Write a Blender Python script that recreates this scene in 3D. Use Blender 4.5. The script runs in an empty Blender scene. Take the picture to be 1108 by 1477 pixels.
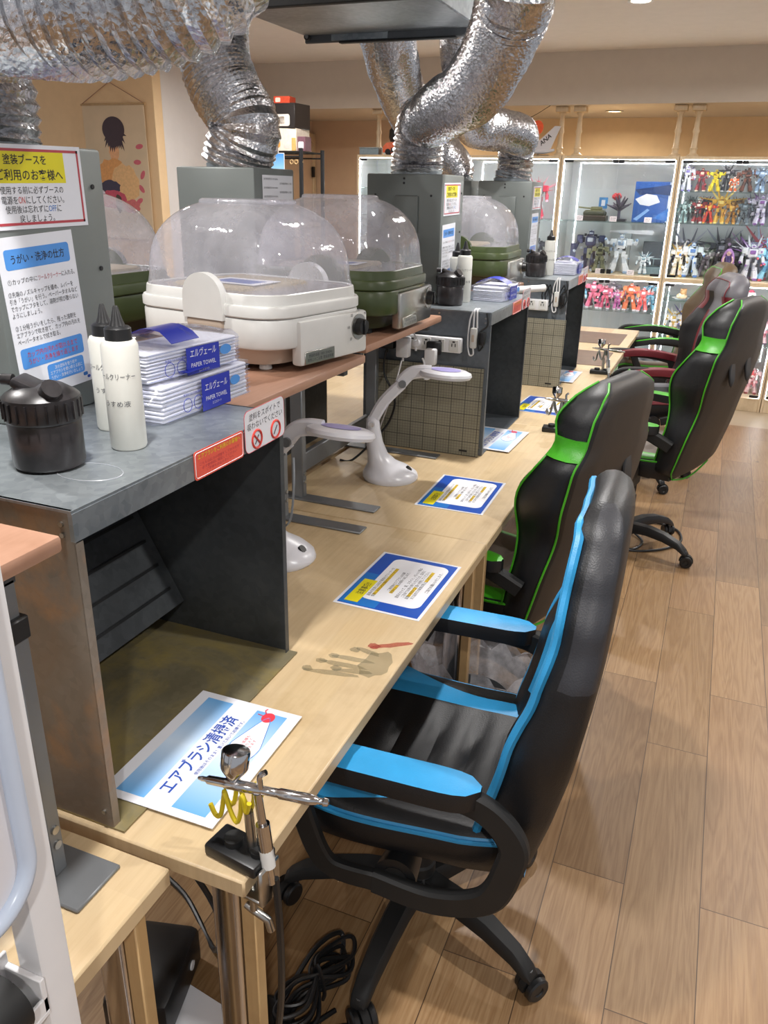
import bpy, bmesh, math, random
from mathutils import Vector, Matrix, Euler, noise
PI = math.pi
R = math.radians
C = bpy.context.scene.collection
random.seed(7)

# ---------------------------------------------------------------- camera
_yaw, _pitch, _roll, _H = R(-21.78), R(-21.985), R(1.2736), 1.58
_f = Vector((math.sin(_yaw) * math.cos(_pitch), math.cos(_yaw) * math.cos(_pitch), math.sin(_pitch)))
_r = Vector((math.cos(_yaw), -math.sin(_yaw), 0))
_u = _r.cross(_f)
_r2 = _r * math.cos(_roll) + _u * math.sin(_roll)
_u2 = -_r * math.sin(_roll) + _u * math.cos(_roll)
cam = bpy.data.cameras.new('camera')
cam.lens = 36.0 * 1149.5 / 1477.0
cam.sensor_width = 36.0
cam.clip_start = 0.02
camo = bpy.data.objects.new('camera', cam)
C.objects.link(camo)
camo.matrix_world = Matrix(((_r2.x, _u2.x, -_f.x, 0), (_r2.y, _u2.y, -_f.y, 0), (_r2.z, _u2.z, -_f.z, _H), (0, 0, 0, 1)))
bpy.context.scene.camera = camo

# ---------------------------------------------------------------- world, exposure
sc = bpy.context.scene
sc.view_settings.view_transform = 'Standard'
sc.view_settings.look = 'None'
sc.view_settings.exposure = 0.0
sc.view_settings.gamma = 1.0
sc.view_settings.use_curve_mapping = False
LAMP_W = 29.0          # each ceiling downlight
LED_E = 70.0
sc.cycles.transparent_max_bounces = 32            # display cabinet light strips
w = bpy.data.worlds.new('room_beyond')
sc.world = w
w.use_nodes = True
wn = w.node_tree.nodes['Background']
wn.inputs[0].default_value = (0.93, 0.95, 1.0, 1)
wn.inputs[1].default_value = 0.5

# ---------------------------------------------------------------- materials
def lin(h):
    h = h.lstrip('#')
    v = [int(h[i:i + 2], 16) / 255 for i in (0, 2, 4)]
    return tuple((x / 12.92 if x <= 0.04045 else ((x + 0.055) / 1.055) ** 2.4) for x in v) + (1,)

def shade(c, k):
    return (min(1, c[0] * k), min(1, c[1] * k), min(1, c[2] * k), 1)

class NT:
    def __init__(s, name):
        s.m = bpy.data.materials.new(name)
        s.m.use_nodes = True
        s.t = s.m.node_tree
        s.b = s.t.nodes['Principled BSDF']
    def n(s, typ, **kw):
        nd = s.t.nodes.new(typ)
        for k, v in kw.items():
            if k.startswith('i_'):
                key = k[2:]
                nd.inputs[int(key) if key.isdigit() else key.replace('_', ' ')].default_value = v
            else:
                setattr(nd, k, v)
        return nd
    def l(s, a, b):
        s.t.links.new(a, b)
    def coord(s, scale=(1, 1, 1), kind='Object', rot=(0, 0, 0), loc=(0, 0, 0)):
        tc = s.n('ShaderNodeTexCoord')
        mp = s.n('ShaderNodeMapping')
        mp.inputs['Scale'].default_value = scale
        mp.inputs['Rotation'].default_value = rot
        mp.inputs['Location'].default_value = loc
        s.l(tc.outputs[kind], mp.inputs[0])
        return mp.outputs[0]
    def noise(s, co, scale, detail=3, rough=.55, dist=0):
        nd = s.n('ShaderNodeTexNoise')
        nd.inputs['Scale'].default_value = scale
        nd.inputs['Detail'].default_value = detail
        nd.inputs['Roughness'].default_value = rough
        nd.inputs['Distortion'].default_value = dist
        s.l(co, nd.inputs['Vector'])
        return nd.outputs['Fac']
    def ramp(s, fac, stops, interp='LINEAR'):
        nd = s.n('ShaderNodeValToRGB')
        cr = nd.color_ramp
        cr.interpolation = interp
        while len(cr.elements) < len(stops):
            cr.elements.new(0.5)
        for e, (p, c) in zip(cr.elements, stops):
            e.position = p
            e.color = c
        s.l(fac, nd.inputs[0])
        return nd.outputs[0]
    def mix(s, fac, a, b, mode='MIX'):
        nd = s.n('ShaderNodeMix', data_type='RGBA', blend_type=mode)
        for sock, v in ((nd.inputs[0], fac), (nd.inputs[6], a), (nd.inputs[7], b)):
            if hasattr(v, 'is_linked') or hasattr(v, 'links'):
                s.l(v, sock)
            else:
                sock.default_value = v
        return nd.outputs[2]
    def math(s, op, a, b=None):
        nd = s.n('ShaderNodeMath', operation=op)
        for i, v in enumerate((a, b)):
            if v is None:
                continue
            if hasattr(v, 'links'):
                s.l(v, nd.inputs[i])
            else:
                nd.inputs[i].default_value = v
        return nd.outputs[0]
    def bump(s, h, strength=.3, dist=.002):
        nd = s.n('ShaderNodeBump')
        nd.inputs['Strength'].default_value = strength
        nd.inputs['Distance'].default_value = dist
        s.l(h, nd.inputs['Height'])
        s.l(nd.outputs[0], s.b.inputs['Normal'])

def M(name, hx, rough=.5, metal=0.0, var=.08, scale=12, bump=0, bscale=60, spec=None, coat=0, rvar=0):
    q = NT(name)
    c = lin(hx)
    co = q.coord()
    f = q.noise(co, scale, 4)
    q.l(q.ramp(f, [(.3, shade(c, 1 - var)), (.7, shade(c, 1 + var))]), q.b.inputs['Base Color'])
    q.b.inputs['Roughness'].default_value = rough
    q.b.inputs['Metallic'].default_value = metal
    if rvar:
        q.l(q.math('ADD', q.math('MULTIPLY', f, rvar), rough - rvar / 2), q.b.inputs['Roughness'])
    if spec is not None:
        q.b.inputs['Specular IOR Level'].default_value = spec
    if coat:
        q.b.inputs['Coat Weight'].default_value = coat
    if bump:
        q.bump(q.noise(co, bscale, 3), bump)
    return q.m

def emit(name, hx, e):
    q = NT(name)
    q.b.inputs['Base Color'].default_value = lin(hx)
    q.b.inputs['Emission Color'].default_value = lin(hx)
    q.b.inputs['Emission Strength'].default_value = e
    return q.m

def clear(name, haze=.12, tint='#F2F4FA', rough=.03, hazecol='#D8DAE2', edge=.0, scale=9):
    """clear plastic or glass: see-through with fresnel reflections and a little milky scuffing"""
    q = NT(name)
    q.t.nodes.remove(q.b)
    out = q.t.nodes['Material Output']
    tr = q.n('ShaderNodeBsdfTransparent'); tr.inputs[0].default_value = lin(tint)
    gl = q.n('ShaderNodeBsdfGlossy'); gl.inputs['Roughness'].default_value = rough
    df = q.n('ShaderNodeBsdfDiffuse'); df.inputs[0].default_value = lin(hazecol)
    co = q.coord()
    nz = q.noise(co, scale, 5, .65)
    hz = q.math('MULTIPLY', nz, haze * 2)
    m1 = q.n('ShaderNodeMixShader'); q.l(hz, m1.inputs[0]); q.l(tr.outputs[0], m1.inputs[1]); q.l(df.outputs[0], m1.inputs[2])
    lw = q.n('ShaderNodeLayerWeight'); lw.inputs['Blend'].default_value = .5
    fr = q.math('ADD', q.math('MULTIPLY', q.math('POWER', lw.outputs['Facing'], 4.0), .6), .05)
    m2 = q.n('ShaderNodeMixShader'); q.l(fr, m2.inputs[0]); q.l(m1.outputs[0], m2.inputs[1]); q.l(gl.outputs[0], m2.inputs[2])
    q.l(m2.outputs[0], out.inputs['Surface'])
    if edge:
        bp = q.n('ShaderNodeBump'); bp.inputs['Strength'].default_value = edge; bp.inputs['Distance'].default_value = .003
        q.l(q.noise(co, 30, 2), bp.inputs['Height'])
        q.l(bp.outputs[0], gl.inputs['Normal'])
    return q.m

def floor_mat():
    q = NT('oak_plank_floor')
    co = q.coord(kind='Object', rot=(0, 0, R(90)), loc=(0, 0.0, 0))
    # mapped: x' = -y , y' = x  -> rows run along the depth of the room
    br = q.n('ShaderNodeTexBrick')
    br.offset = .37; br.offset_frequency = 2; br.squash = 1
    br.inputs['Color1'].default_value = (0.0, 0, 0, 1); br.inputs['Color2'].default_value = (1, 1, 1, 1)
    br.inputs['Mortar'].default_value = (.5, .5, .5, 1)
    br.inputs['Scale'].default_value = 1
    br.inputs['Mortar Size'].default_value = .0012
    br.inputs['Mortar Smooth'].default_value = .1
    br.inputs['Brick Width'].default_value = .95
    br.inputs['Row Height'].default_value = .177
    mp = q.n('ShaderNodeVectorMath', operation='ADD'); mp.inputs[1].default_value = (.31, .159, 0)
    q.l(co, mp.inputs[0])
    q.l(mp.outputs[0], br.inputs['Vector'])
    tone = q.ramp(br.outputs['Color'], [(0, lin('#7F6446')), (.35, lin('#957654')), (.7, lin('#9E805C')), (1, lin('#886C4B'))])
    # grain: shifted per plank
    sh = q.n('ShaderNodeVectorMath', operation='MULTIPLY_ADD'); sh.inputs[1].default_value = (7, 13, 5)
    q.l(br.outputs['Color'], sh.inputs[0]); q.l(mp.outputs[0], sh.inputs[2])
    st = q.n('ShaderNodeMapping'); st.inputs['Scale'].default_value = (.55, 7, 1); q.l(sh.outputs[0], st.inputs[0])
    wv = q.n('ShaderNodeTexNoise'); wv.inputs['Scale'].default_value = 2.4; wv.inputs['Detail'].default_value = 3; wv.inputs['Distortion'].default_value = .6
    q.l(st.outputs[0], wv.inputs['Vector'])
    rings = q.math('FRACT', q.math('MULTIPLY', wv.outputs['Fac'], 10))
    rg = q.math('ABSOLUTE', q.math('SUBTRACT', rings, .5))
    st2 = q.n('ShaderNodeMapping'); st2.inputs['Scale'].default_value = (4, 90, 1); q.l(sh.outputs[0], st2.inputs[0])
    fine = q.noise(st2.outputs[0], 3, 4, .6)
    g = q.math('ADD', q.math('MULTIPLY', rg, .5), q.math('MULTIPLY', fine, .55))
    col = q.mix(.75, tone, q.ramp(g, [(.1, lin('#BCA27E')), (.55, (1, 1, 1, 1))]), 'MULTIPLY')
    # knots
    vo = q.n('ShaderNodeTexVoronoi'); vo.inputs['Scale'].default_value = 2.2
    kst = q.n('ShaderNodeMapping'); kst.inputs['Scale'].default_value = (.8, 1.9, 1); q.l(mp.outputs[0], kst.inputs[0]); q.l(kst.outputs[0], vo.inputs['Vector'])
    kn = q.ramp(vo.outputs['Distance'], [(.012, lin('#5A4230')), (.06, (1, 1, 1, 1))])
    col = q.mix(.8, col, kn, 'MULTIPLY')
    col = q.mix(br.outputs['Fac'], col, lin('#4A3522'))
    q.l(col, q.b.inputs['Base Color'])
    q.b.inputs['Roughness'].default_value = .42
    q.l(q.math('ADD', q.math('MULTIPLY', fine, .18), .34), q.b.inputs['Roughness'])
    q.bump(q.math('SUBTRACT', q.math('MULTIPLY', g, .3), br.outputs['Fac']), .25, .001)
    return q.m

def wood_top(name, a, b, c, plank=.09, stretch=.55, rough=.35):
    """glued beech laminate, blocks running along the depth of the room"""
    q = NT(name)
    co = q.coord(rot=(0, 0, R(90)))
    br = q.n('ShaderNodeTexBrick'); br.offset = .43
    br.inputs['Color1'].default_value = (0, 0, 0, 1); br.inputs['Color2'].default_value = (1, 1, 1, 1)
    br.inputs['Scale'].default_value = 1; br.inputs['Mortar Size'].default_value = 0
    br.inputs['Brick Width'].default_value = stretch; br.inputs['Row Height'].default_value = plank
    q.l(co, br.inputs['Vector'])
    mp = q.n('ShaderNodeMapping'); mp.inputs['Scale'].default_value = (3, 45, 3); q.l(co, mp.inputs[0])
    fine = q.noise(mp.outputs[0], 2.5, 4, .6)
    dirt = q.noise(co, 5, 5, .65)
    tone = q.ramp(br.outputs['Color'], [(0, lin(a)), (.5, lin(b)), (1, lin(c))])
    col = q.mix(.18, tone, q.ramp(fine, [(.3, lin('#B9A283')), (.65, (1, 1, 1, 1))]), 'MULTIPLY')
    col = q.mix(.4, col, q.ramp(dirt, [(.28, lin('#B59E80')), (.5, (1, 1, 1, 1)), (.75, lin('#FFF6EA'))]), 'MULTIPLY')
    q.l(col, q.b.inputs['Base Color'])
    q.l(q.math('ADD', q.math('MULTIPLY', dirt, .25), rough - .1), q.b.inputs['Roughness'])
    q.bump(fine, .08, .001)
    return q.m

def galv(name, base='#8B9296', dark='#5E666B', rough=.38, metal=.8, stain=None, samt=.5, spangle=38, rust=None):
    spangle *= 2
    q = NT(name)
    co = q.coord()
    vo = q.n('ShaderNodeTexVoronoi'); vo.inputs['Scale'].default_value = spangle
    ds = q.noise(co, 6, 3)
    q.l(co, vo.inputs['Vector'])
    sp = q.ramp(vo.outputs['Color'], [(.2, lin(dark)), (.8, lin(base))])
    big = q.noise(co, 3.2, 5, .62, .4)
    col = q.mix(.8, sp, q.ramp(big, [(.3, lin(dark)), (.7, lin(base))]))
    if stain:
        st = q.ramp(q.noise(co, 4.1, 6, .66, .8), [(.42, (0, 0, 0, 1)), (.6, (samt,) * 3 + (1,))])
        col = q.mix(st, col, lin(stain))
    if rust:
        st = q.ramp(q.noise(q.coord(loc=(3, 1, 2)), 5.0, 6, .6, .3), [(.5, (0, 0, 0, 1)), (.66, (.75,) * 3 + (1,))])
        col = q.mix(st, col, lin(rust))
    q.l(col, q.b.inputs['Base Color'])
    q.b.inputs['Metallic'].default_value = metal
    q.l(q.math('ADD', q.math('MULTIPLY', big, .3), rough - .12), q.b.inputs['Roughness'])
    q.bump(big, .06, .004)
    return q.m

def foil_mat(name='crinkled_foil'):
    q = NT(name)
    co = q.coord()
    q.b.inputs['Base Color'].default_value = lin('#C9C9CC')
    q.b.inputs['Metallic'].default_value = 1
    n1 = q.noise(co, 90, 4, .6)
    n2 = q.n('ShaderNodeTexVoronoi'); n2.inputs['Scale'].default_value = 120; q.l(co, n2.inputs['Vector'])
    q.l(q.ramp(n1, [(.3, lin('#A2A2A6')), (.7, lin('#D9D9DB'))]), q.b.inputs['Base Color'])
    q.b.inputs['Roughness'].default_value = .2
    q.bump(q.math('ADD', q.math('MULTIPLY', n1, .8), q.math('MULTIPLY', n2.outputs['Distance'], .6)), .5, .004)
    return q.m

def leather(name, hx, rough=.42):
    q = NT(name)
    co = q.coord()
    c = lin(hx)
    big = q.noise(co, 7, 4)
    q.l(q.ramp(big, [(.3, shade(c, .85)), (.7, shade(c, 1.15))]), q.b.inputs['Base Color'])
    q.l(q.math('ADD', q.math('MULTIPLY', big, .2), rough - .1), q.b.inputs['Roughness'])
    vo = q.n('ShaderNodeTexVoronoi'); vo.inputs['Scale'].default_value = 330; q.l(co, vo.inputs['Vector'])
    q.bump(q.math('ADD', vo.outputs['Distance'], q.math('MULTIPLY', q.noise(co, 16, 3), 1.3)), .12, .002)
    return q.m

def grid_mat():
    """cutting-mat face: dark ruled lines each centimetre and heavier each five"""
    q = NT('ruled_cutting_mat')
    co = q.coord()
    sx = q.n('ShaderNodeSeparateXYZ'); q.l(co, sx.inputs[0])
    def lines(v, pitch, wd):
        f = q.math('FRACT', q.math('DIVIDE', v, pitch))
        return q.math('LESS_THAN', f, wd)
    def both(p, wd):
        return q.math('MAXIMUM', lines(sx.outputs['X'], p, wd), lines(sx.outputs['Z'], p, wd))
    base = q.ramp(q.noise(co, 6, 4), [(.3, lin('#7E7A6A')), (.7, lin('#938F7E'))])
    a = q.mix(q.math('MULTIPLY', both(.010, .13), .55), base, lin('#45433C'))
    b = q.mix(q.math('MULTIPLY', both(.05, .05), .8), a, lin('#2B2A26'))
    q.l(b, q.b.inputs['Base Color'])
    q.b.inputs['Roughness'].default_value = .6
    return q.m

def print_gradient(name, a, b, axis=0, length=.28, angle=0):
    """a printed blue-to-white colour fade on paper"""
    q = NT(name)
    co = q.coord()
    sx = q.n('ShaderNodeSeparateXYZ'); q.l(co, sx.inputs[0])
    v = q.math('ADD', q.math('DIVIDE', sx.outputs[axis], length), .5)
    q.l(q.ramp(v, [(0, lin(a)), (.5, lin(b)), (1, lin(a))]), q.b.inputs['Base Color'])
    q.b.inputs['Roughness'].default_value = .35
    return q.m

m = {}
m['floor'] = floor_mat()
m['tile'] = M('floor_border_tile', '#A7947B', .5, var=.05, scale=5)
m['wall_white'] = M('white_wall_paper', '#D8D2CE', .85, var=.02, bump=.1, bscale=180)
m['wall_orange'] = M('apricot_wall_paper', '#E4C59B', .85, var=.03, bump=.1, bscale=180)
m['wall_beige'] = M('beige_wall_paper', '#D2B79C', .85, var=.02, bump=.1, bscale=180)
m['ceil'] = M('ceiling_paint', '#E6DFD8', .9, var=.02, bump=.08, bscale=150)
m['beam'] = M('beam_paint', '#D0C6BA', .9, var=.02, bump=.08, bscale=150)
m['top'] = wood_top('beech_table_top', '#C4AE8B', '#CDB792', '#BEA67F')
m['wood'] = wood_top('pale_timber', '#B89A6E', '#C2A478', '#AD8E62', plank=.2)
m['edge'] = wood_top('maple_laminate', '#DAC6A6', '#D5BE9C', '#DFCCAE', plank=.4)
m['brown'] = wood_top('copper_brown_board', '#A27B66', '#AA846E', '#9C7560', plank=.5, rough=.42)
m['chrome'] = M('polished_chrome', '#C8C8CA', .12, 1, var=.04)
m['steel'] = M('grey_painted_steel', '#7C7F82', .42, .55, var=.06)
m['steel_dk'] = M('dark_grey_steel', '#5A5D60', .45, .5, var=.08)
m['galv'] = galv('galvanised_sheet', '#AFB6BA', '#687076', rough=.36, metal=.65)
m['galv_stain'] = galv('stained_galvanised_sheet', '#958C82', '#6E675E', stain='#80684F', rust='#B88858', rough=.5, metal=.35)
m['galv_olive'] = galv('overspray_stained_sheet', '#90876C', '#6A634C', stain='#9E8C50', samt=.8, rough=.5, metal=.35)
m['galv_dark'] = galv('dark_grey_sheet', '#595D60', '#393C3F', rough=.45, metal=.5)  # darker grey than the other booth sheets
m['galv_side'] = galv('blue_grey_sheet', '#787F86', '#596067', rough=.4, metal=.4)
m['hood'] = M('grey_green_hood_paint', '#737977', .4, .25, var=.04, scale=5)
m['foil'] = foil_mat()
m['black'] = M('black_plastic', '#17181A', .4, var=.15, scale=20)
m['black_matt'] = M('matt_black_plastic', '#131415', .62, var=.15, scale=20)
m['rubber'] = M('dark_rubber', '#121213', .7, var=.2)
m['white'] = M('white_plastic', '#DCDCDE', .3, var=.03)
m['offwhite'] = M('ivory_plastic', '#CDCDCA', .35, var=.04)
m['beige_pl'] = M('beige_plastic', '#B7A797', .4, var=.04)
m['green_pl'] = M('olive_green_plastic', '#3F4A2A', .35, var=.08)
m['green_pl2'] = M('dark_olive_plastic', '#2C331F', .4, var=.08)
m['clear'] = clear('clear_dome_plastic', .30, '#F4F4F9', .05, '#D6D5DC', .7)
m['glass'] = clear('cabinet_glass', .006, '#FBFDFC', .0)
m['gshelf'] = clear('glass_shelf', .05, '#EEF6F4', .02, '#CFE2DE')
m['film'] = clear('thin_plastic_film', .04, '#F8F9FF', .12, '#F2F4FF', .6, 25)
m['bagfilm'] = clear('cloudy_bag_film', .42, '#EDEDF2', .25, '#D5D5DA', .6, 25)
m['paper'] = M('white_paper', '#E2E3E8', .55, var=.015)
m['lam'] = M('laminated_paper', '#DDDFE6', .22, var=.015)
m['yellow'] = M('printed_yellow', '#DDD21A', .35, var=.03)
m['hilite'] = M('printed_amber', '#E0BE2C', .35, var=.03)
m['blue'] = M('printed_blue', '#1F6FBE', .3, var=.05)
m['blue2'] = M('printed_royal_blue', '#1E4FAE', .3, var=.05)
m['blue_lt'] = M('printed_sky_blue', '#4E8FD8', .35, var=.04)
m['ink'] = M('black_ink', '#1E1E22', .6, var=.05)
m['ink_grey'] = M('grey_ink', '#4A4C52', .6, var=.05)
m['ink_blue'] = M('blue_ink', '#2C4FA8', .5, var=.05)
m['red'] = M('printed_red', '#C0392F', .4, var=.04)
m['red_border'] = M('printed_dark_red', '#B0404A', .4, var=.04)
m['label_red'] = M('red_label', '#DE5A4A', .35, var=.03)
m['towel_blue'] = M('ultramarine_print', '#2433A8', .3, var=.06)
m['card_grad'] = print_gradient('printed_sky_fade', '#4E9BD8', '#C9DDF2', 0, .30)
m['pink_red'] = M('printed_cherry', '#D8404E', .35, var=.04)
m['dirtypot'] = M('paint_stained_glass', '#2F2B2C', .3, var=.5, scale=30)
m['potlid'] = M('paint_splashed_lid', '#232123', .35, var=.7, scale=45)
m['bottle'] = M('milky_bottle', '#CFCFC8', .4, var=.05)
m['leather_blk'] = leather('black_leatherette', '#131417', .46)
m['leather_gry'] = leather('charcoal_leatherette', '#2C2D32', .48)
m['leather_back'] = leather('brown_black_backing', '#2E2925', .55)
m['sky'] = leather('sky_blue_leatherette', '#2E93CB', .45)
m['lime'] = leather('bright_green_leatherette', '#3F9E1C', .4)
m['wine'] = leather('wine_red_leatherette', '#6B1F28', .4)
m['grey_l'] = leather('mid_grey_leatherette', '#5C5A60', .45)
m['brown_l'] = leather('olive_brown_leatherette', '#55442E', .45)
m['taupe_l'] = leather('taupe_leatherette', '#6A6058', .45)
m['lens'] = M('white_lamp_body', '#D4D4DA', .28, var=.02)
m['mesh_beige'] = M('woven_basket_beige', '#A89A7C', .7, var=.25, scale=220, bump=.5, bscale=220)
m['matbrown'] = M('dark_desk_mat', '#6E5A4C', .6, var=.1)
m['gold'] = M('gold_paint', '#C89A2C', .3, .6)
m['silver'] = M('brushed_metal', '#B5B4B0', .28, 1, var=.1)
m['wire_yellow'] = M('yellow_coated_wire', '#C9B51E', .4, var=.15)
m['grid'] = grid_mat()
m['mirror'] = NT('mirror_back').m
_b = m['mirror'].node_tree.nodes['Principled BSDF']
_b.inputs['Base Color'].default_value = lin('#E2E6E8'); _b.inputs['Metallic'].default_value = .35; _b.inputs['Roughness'].default_value = .06
m['led'] = emit('cabinet_led_strip', '#F2F5FF', LED_E)
m['lamp_glow'] = emit('downlight_glow', '#FFF3DF', 20)
m['lamp_warm'] = emit('warm_downlight_glow', '#FFCB86', 14)
m['cab_in'] = M('cabinet_lining', '#D4D6DA', .4, var=.03)

# ---------------------------------------------------------------- mesh building
class G:
    def __init__(s):
        s.bm = bmesh.new(); s.mats = []
    def mi(s, k):
        k = m[k] if isinstance(k, str) else k
        if k not in s.mats:
            s.mats.append(k)
        return s.mats.index(k)
    def _add(s, bm2, mat, T=None):
        i = s.mi(mat)
        mp = {}
        for v in bm2.verts:
            mp[v] = s.bm.verts.new(T @ v.co if T else v.co)
        for f in bm2.faces:
            try:
                nf = s.bm.faces.new([mp[v] for v in f.verts]); nf.material_index = i
            except ValueError:
                pass
        bm2.free()
        return s
    def box(s, c, d, mat, bev=0, seg=1, T=None, taper=None):
        b = bmesh.new()
        bmesh.ops.create_cube(b, size=1)
        for v in b.verts:
            k = 1 if not taper or v.co.z < 0 else taper
            v.co = Vector((v.co.x * d[0] * k, v.co.y * d[1] * k, v.co.z * d[2]))
        if bev:
            bmesh.ops.bevel(b, geom=list(b.edges), offset=min(bev, min(d) * .49), segments=seg, profile=.5, affect='EDGES')
        for v in b.verts:
            v.co += Vector(c)
        return s._add(b, mat, T)
    def span(s, a, b_, mat, bev=0, seg=1, T=None):
        return s.box([(p + q) / 2 for p, q in zip(a, b_)], [abs(q - p) for p, q in zip(a, b_)], mat, bev, seg, T)
    def loft(s, rings, mats, close=True, cap=True, T=None):
        """rings: list of lists of points; mats: one name, or one per segment of a ring"""
        vs = [[s.bm.verts.new(T @ Vector(p) if T else Vector(p)) for p in r] for r in rings]
        n = len(rings[0]); last = n if close else n - 1
        single = not isinstance(mats, (list, tuple))
        for i in range(len(vs) - 1):
            for j in range(last):
                k = (j + 1) % n
                mm = mats if single else (mats[i][j] if isinstance(mats[0], (list, tuple)) else mats[j])
                f = s.bm.faces.new((vs[i][j], vs[i][k], vs[i + 1][k], vs[i + 1][j])); f.material_index = s.mi(mm)
        if cap and close:
            capm = mats if single else (mats[0][0] if isinstance(mats[0], (list, tuple)) else mats[0])
            for r, rev in ((vs[0], True), (vs[-1], False)):
                f = s.bm.faces.new(list(reversed(r)) if rev else r); f.material_index = s.mi(capm)
        return s
    def lathe(s, prof, mat, n=24, T=None, cap=True):
        rings = [[(r * math.cos(2 * PI * j / n), r * math.sin(2 * PI * j / n), z) for j in range(n)] for r, z in prof]
        return s.loft(rings, mat, True, cap, T)
    def cyl(s, a, b, r, mat, n=14, r2=None, cap=True):
        a, b = Vector(a), Vector(b)
        q = (b - a).to_track_quat('Z', 'Y').to_matrix().to_4x4()
        T = Matrix.Translation(a) @ q
        return s.lathe([(r, 0), (r if r2 is None else r2, (b - a).length)], mat, n, T, cap)
    def tube(s, pts, r, mat, n=8, closed=False, flat=None, up=None):
        P = [Vector(p) for p in pts]
        N = len(P); rings = []
        prev = None
        for i in range(N):
            if closed:
                t = P[(i + 1) % N] - P[i - 1]
            else:
                t = P[min(i + 1, N - 1)] - P[max(i - 1, 0)]
            t.normalize()
            if up is not None:
                x = Vector(up).cross(t)
                if x.length < 1e-4: x = Vector((1, 0, 0))
                x.normalize()
            else:
                ref = prev if prev is not None else (Vector((0, 0, 1)) if abs(t.z) < .9 else Vector((1, 0, 0)))
                x = ref - t * ref.dot(t); x.normalize(); prev = x
            y = t.cross(x)
            rr = r[i] if isinstance(r, (list, tuple)) else r
            if flat:
                hw, hh = flat[0] / 2, flat[1] / 2
                c = min(hw, hh) * .45
                sec = [(hw, hh - c), (hw - c, hh), (-hw + c, hh), (-hw, hh - c), (-hw, -hh + c), (-hw + c, -hh), (hw - c, -hh), (hw, -hh + c)]
                rings.append([P[i] + x * a + y * b for a, b in sec])
            else:
                rings.append([P[i] + x * rr * math.cos(2 * PI * j / n) + y * rr * math.sin(2 * PI * j / n) for j in range(n)])
        if closed:
            rings.append(rings[0])
        return s.loft(rings, mat, True, not closed)
    def prism(s, pts, z0, z1, mat, T=None):
        return s.loft([[(x, y, z0) for x, y in pts], [(x, y, z1) for x, y in pts]], mat, True, True, T)
    def sphere(s, c, r, mat, sc=(1, 1, 1), n=14, T=None):
        b = bmesh.new()
        bmesh.ops.create_uvsphere(b, u_segments=n, v_segments=max(6, n * 2 // 3), radius=r)
        for v in b.verts:
            v.co = Vector((v.co.x * sc[0] + c[0], v.co.y * sc[1] + c[1], v.co.z * sc[2] + c[2]))
        return s._add(b, mat, T)
    def build(s, name, parent=None, loc=None, rot=None, smooth=40, label=None):
        me = bpy.data.meshes.new(name)
        bmesh.ops.remove_doubles(s.bm, verts=s.bm.verts, dist=1e-6)
        bmesh.ops.recalc_face_normals(s.bm, faces=s.bm.faces)
        s.bm.to_mesh(me); s.bm.free()
        for k in s.mats:
            me.materials.append(k)
        if smooth:
            me.polygons.foreach_set('use_smooth', [True] * len(me.polygons))
            me.set_sharp_from_angle(angle=R(smooth))
        o = bpy.data.objects.new(name, me); C.objects.link(o)
        if parent: o.parent = parent
        if loc: o.location = loc
        if rot: o.rotation_euler = rot
        if label: o['label'] = label
        return o

def tag(o, label, cat, group=None, kind=None):
    if label: o['label'] = label
    if cat: o['category'] = cat
    if group: o['group'] = group
    if kind: o['kind'] = kind
    return o

def empty(name, label, cat, loc=(0, 0, 0), rz=0, group=None):
    o = bpy.data.objects.new(name, None); C.objects.link(o)
    o.empty_display_size = .1
    o.location = loc; o.rotation_euler = (0, 0, rz)
    return tag(o, label, cat, group)

def struct(name, g, smooth=0):
    o = g.build(name, smooth=smooth); o['kind'] = 'structure'; return o

def copy_tree(o, parent=None):
    c = o.copy(); C.objects.link(c)
    if parent: c.parent = parent
    for ch in list(o.children):
        copy_tree(ch, c)
    return c

def rrect(w, h, r, n=5, cx=0, cy=0):
    pts = []
    for sx, sy, a0 in ((1, 1, 0), (-1, 1, 90), (-1, -1, 180), (1, -1, 270)):
        for k in range(n + 1):
            a = R(a0 + 90 * k / n)
            pts.append((cx + sx * (w / 2 - r) + r * math.cos(a), cy + sy * (h / 2 - r) + r * math.sin(a)))
    return pts

def bez(pts, n=12):
    """smooth Catmull-Rom path through points"""
    P = [Vector(p) for p in pts]
    out = []
    for i in range(len(P) - 1):
        p0, p1, p2, p3 = P[max(i - 1, 0)], P[i], P[i + 1], P[min(i + 2, len(P) - 1)]
        for k in range(n):
            t = k / n
            out.append(.5 * ((2 * p1) + (-p0 + p2) * t + (2 * p0 - 5 * p1 + 4 * p2 - p3) * t * t + (-p0 + 3 * p1 - 3 * p2 + p3) * t ** 3))
    out.append(P[-1])
    return out

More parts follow.
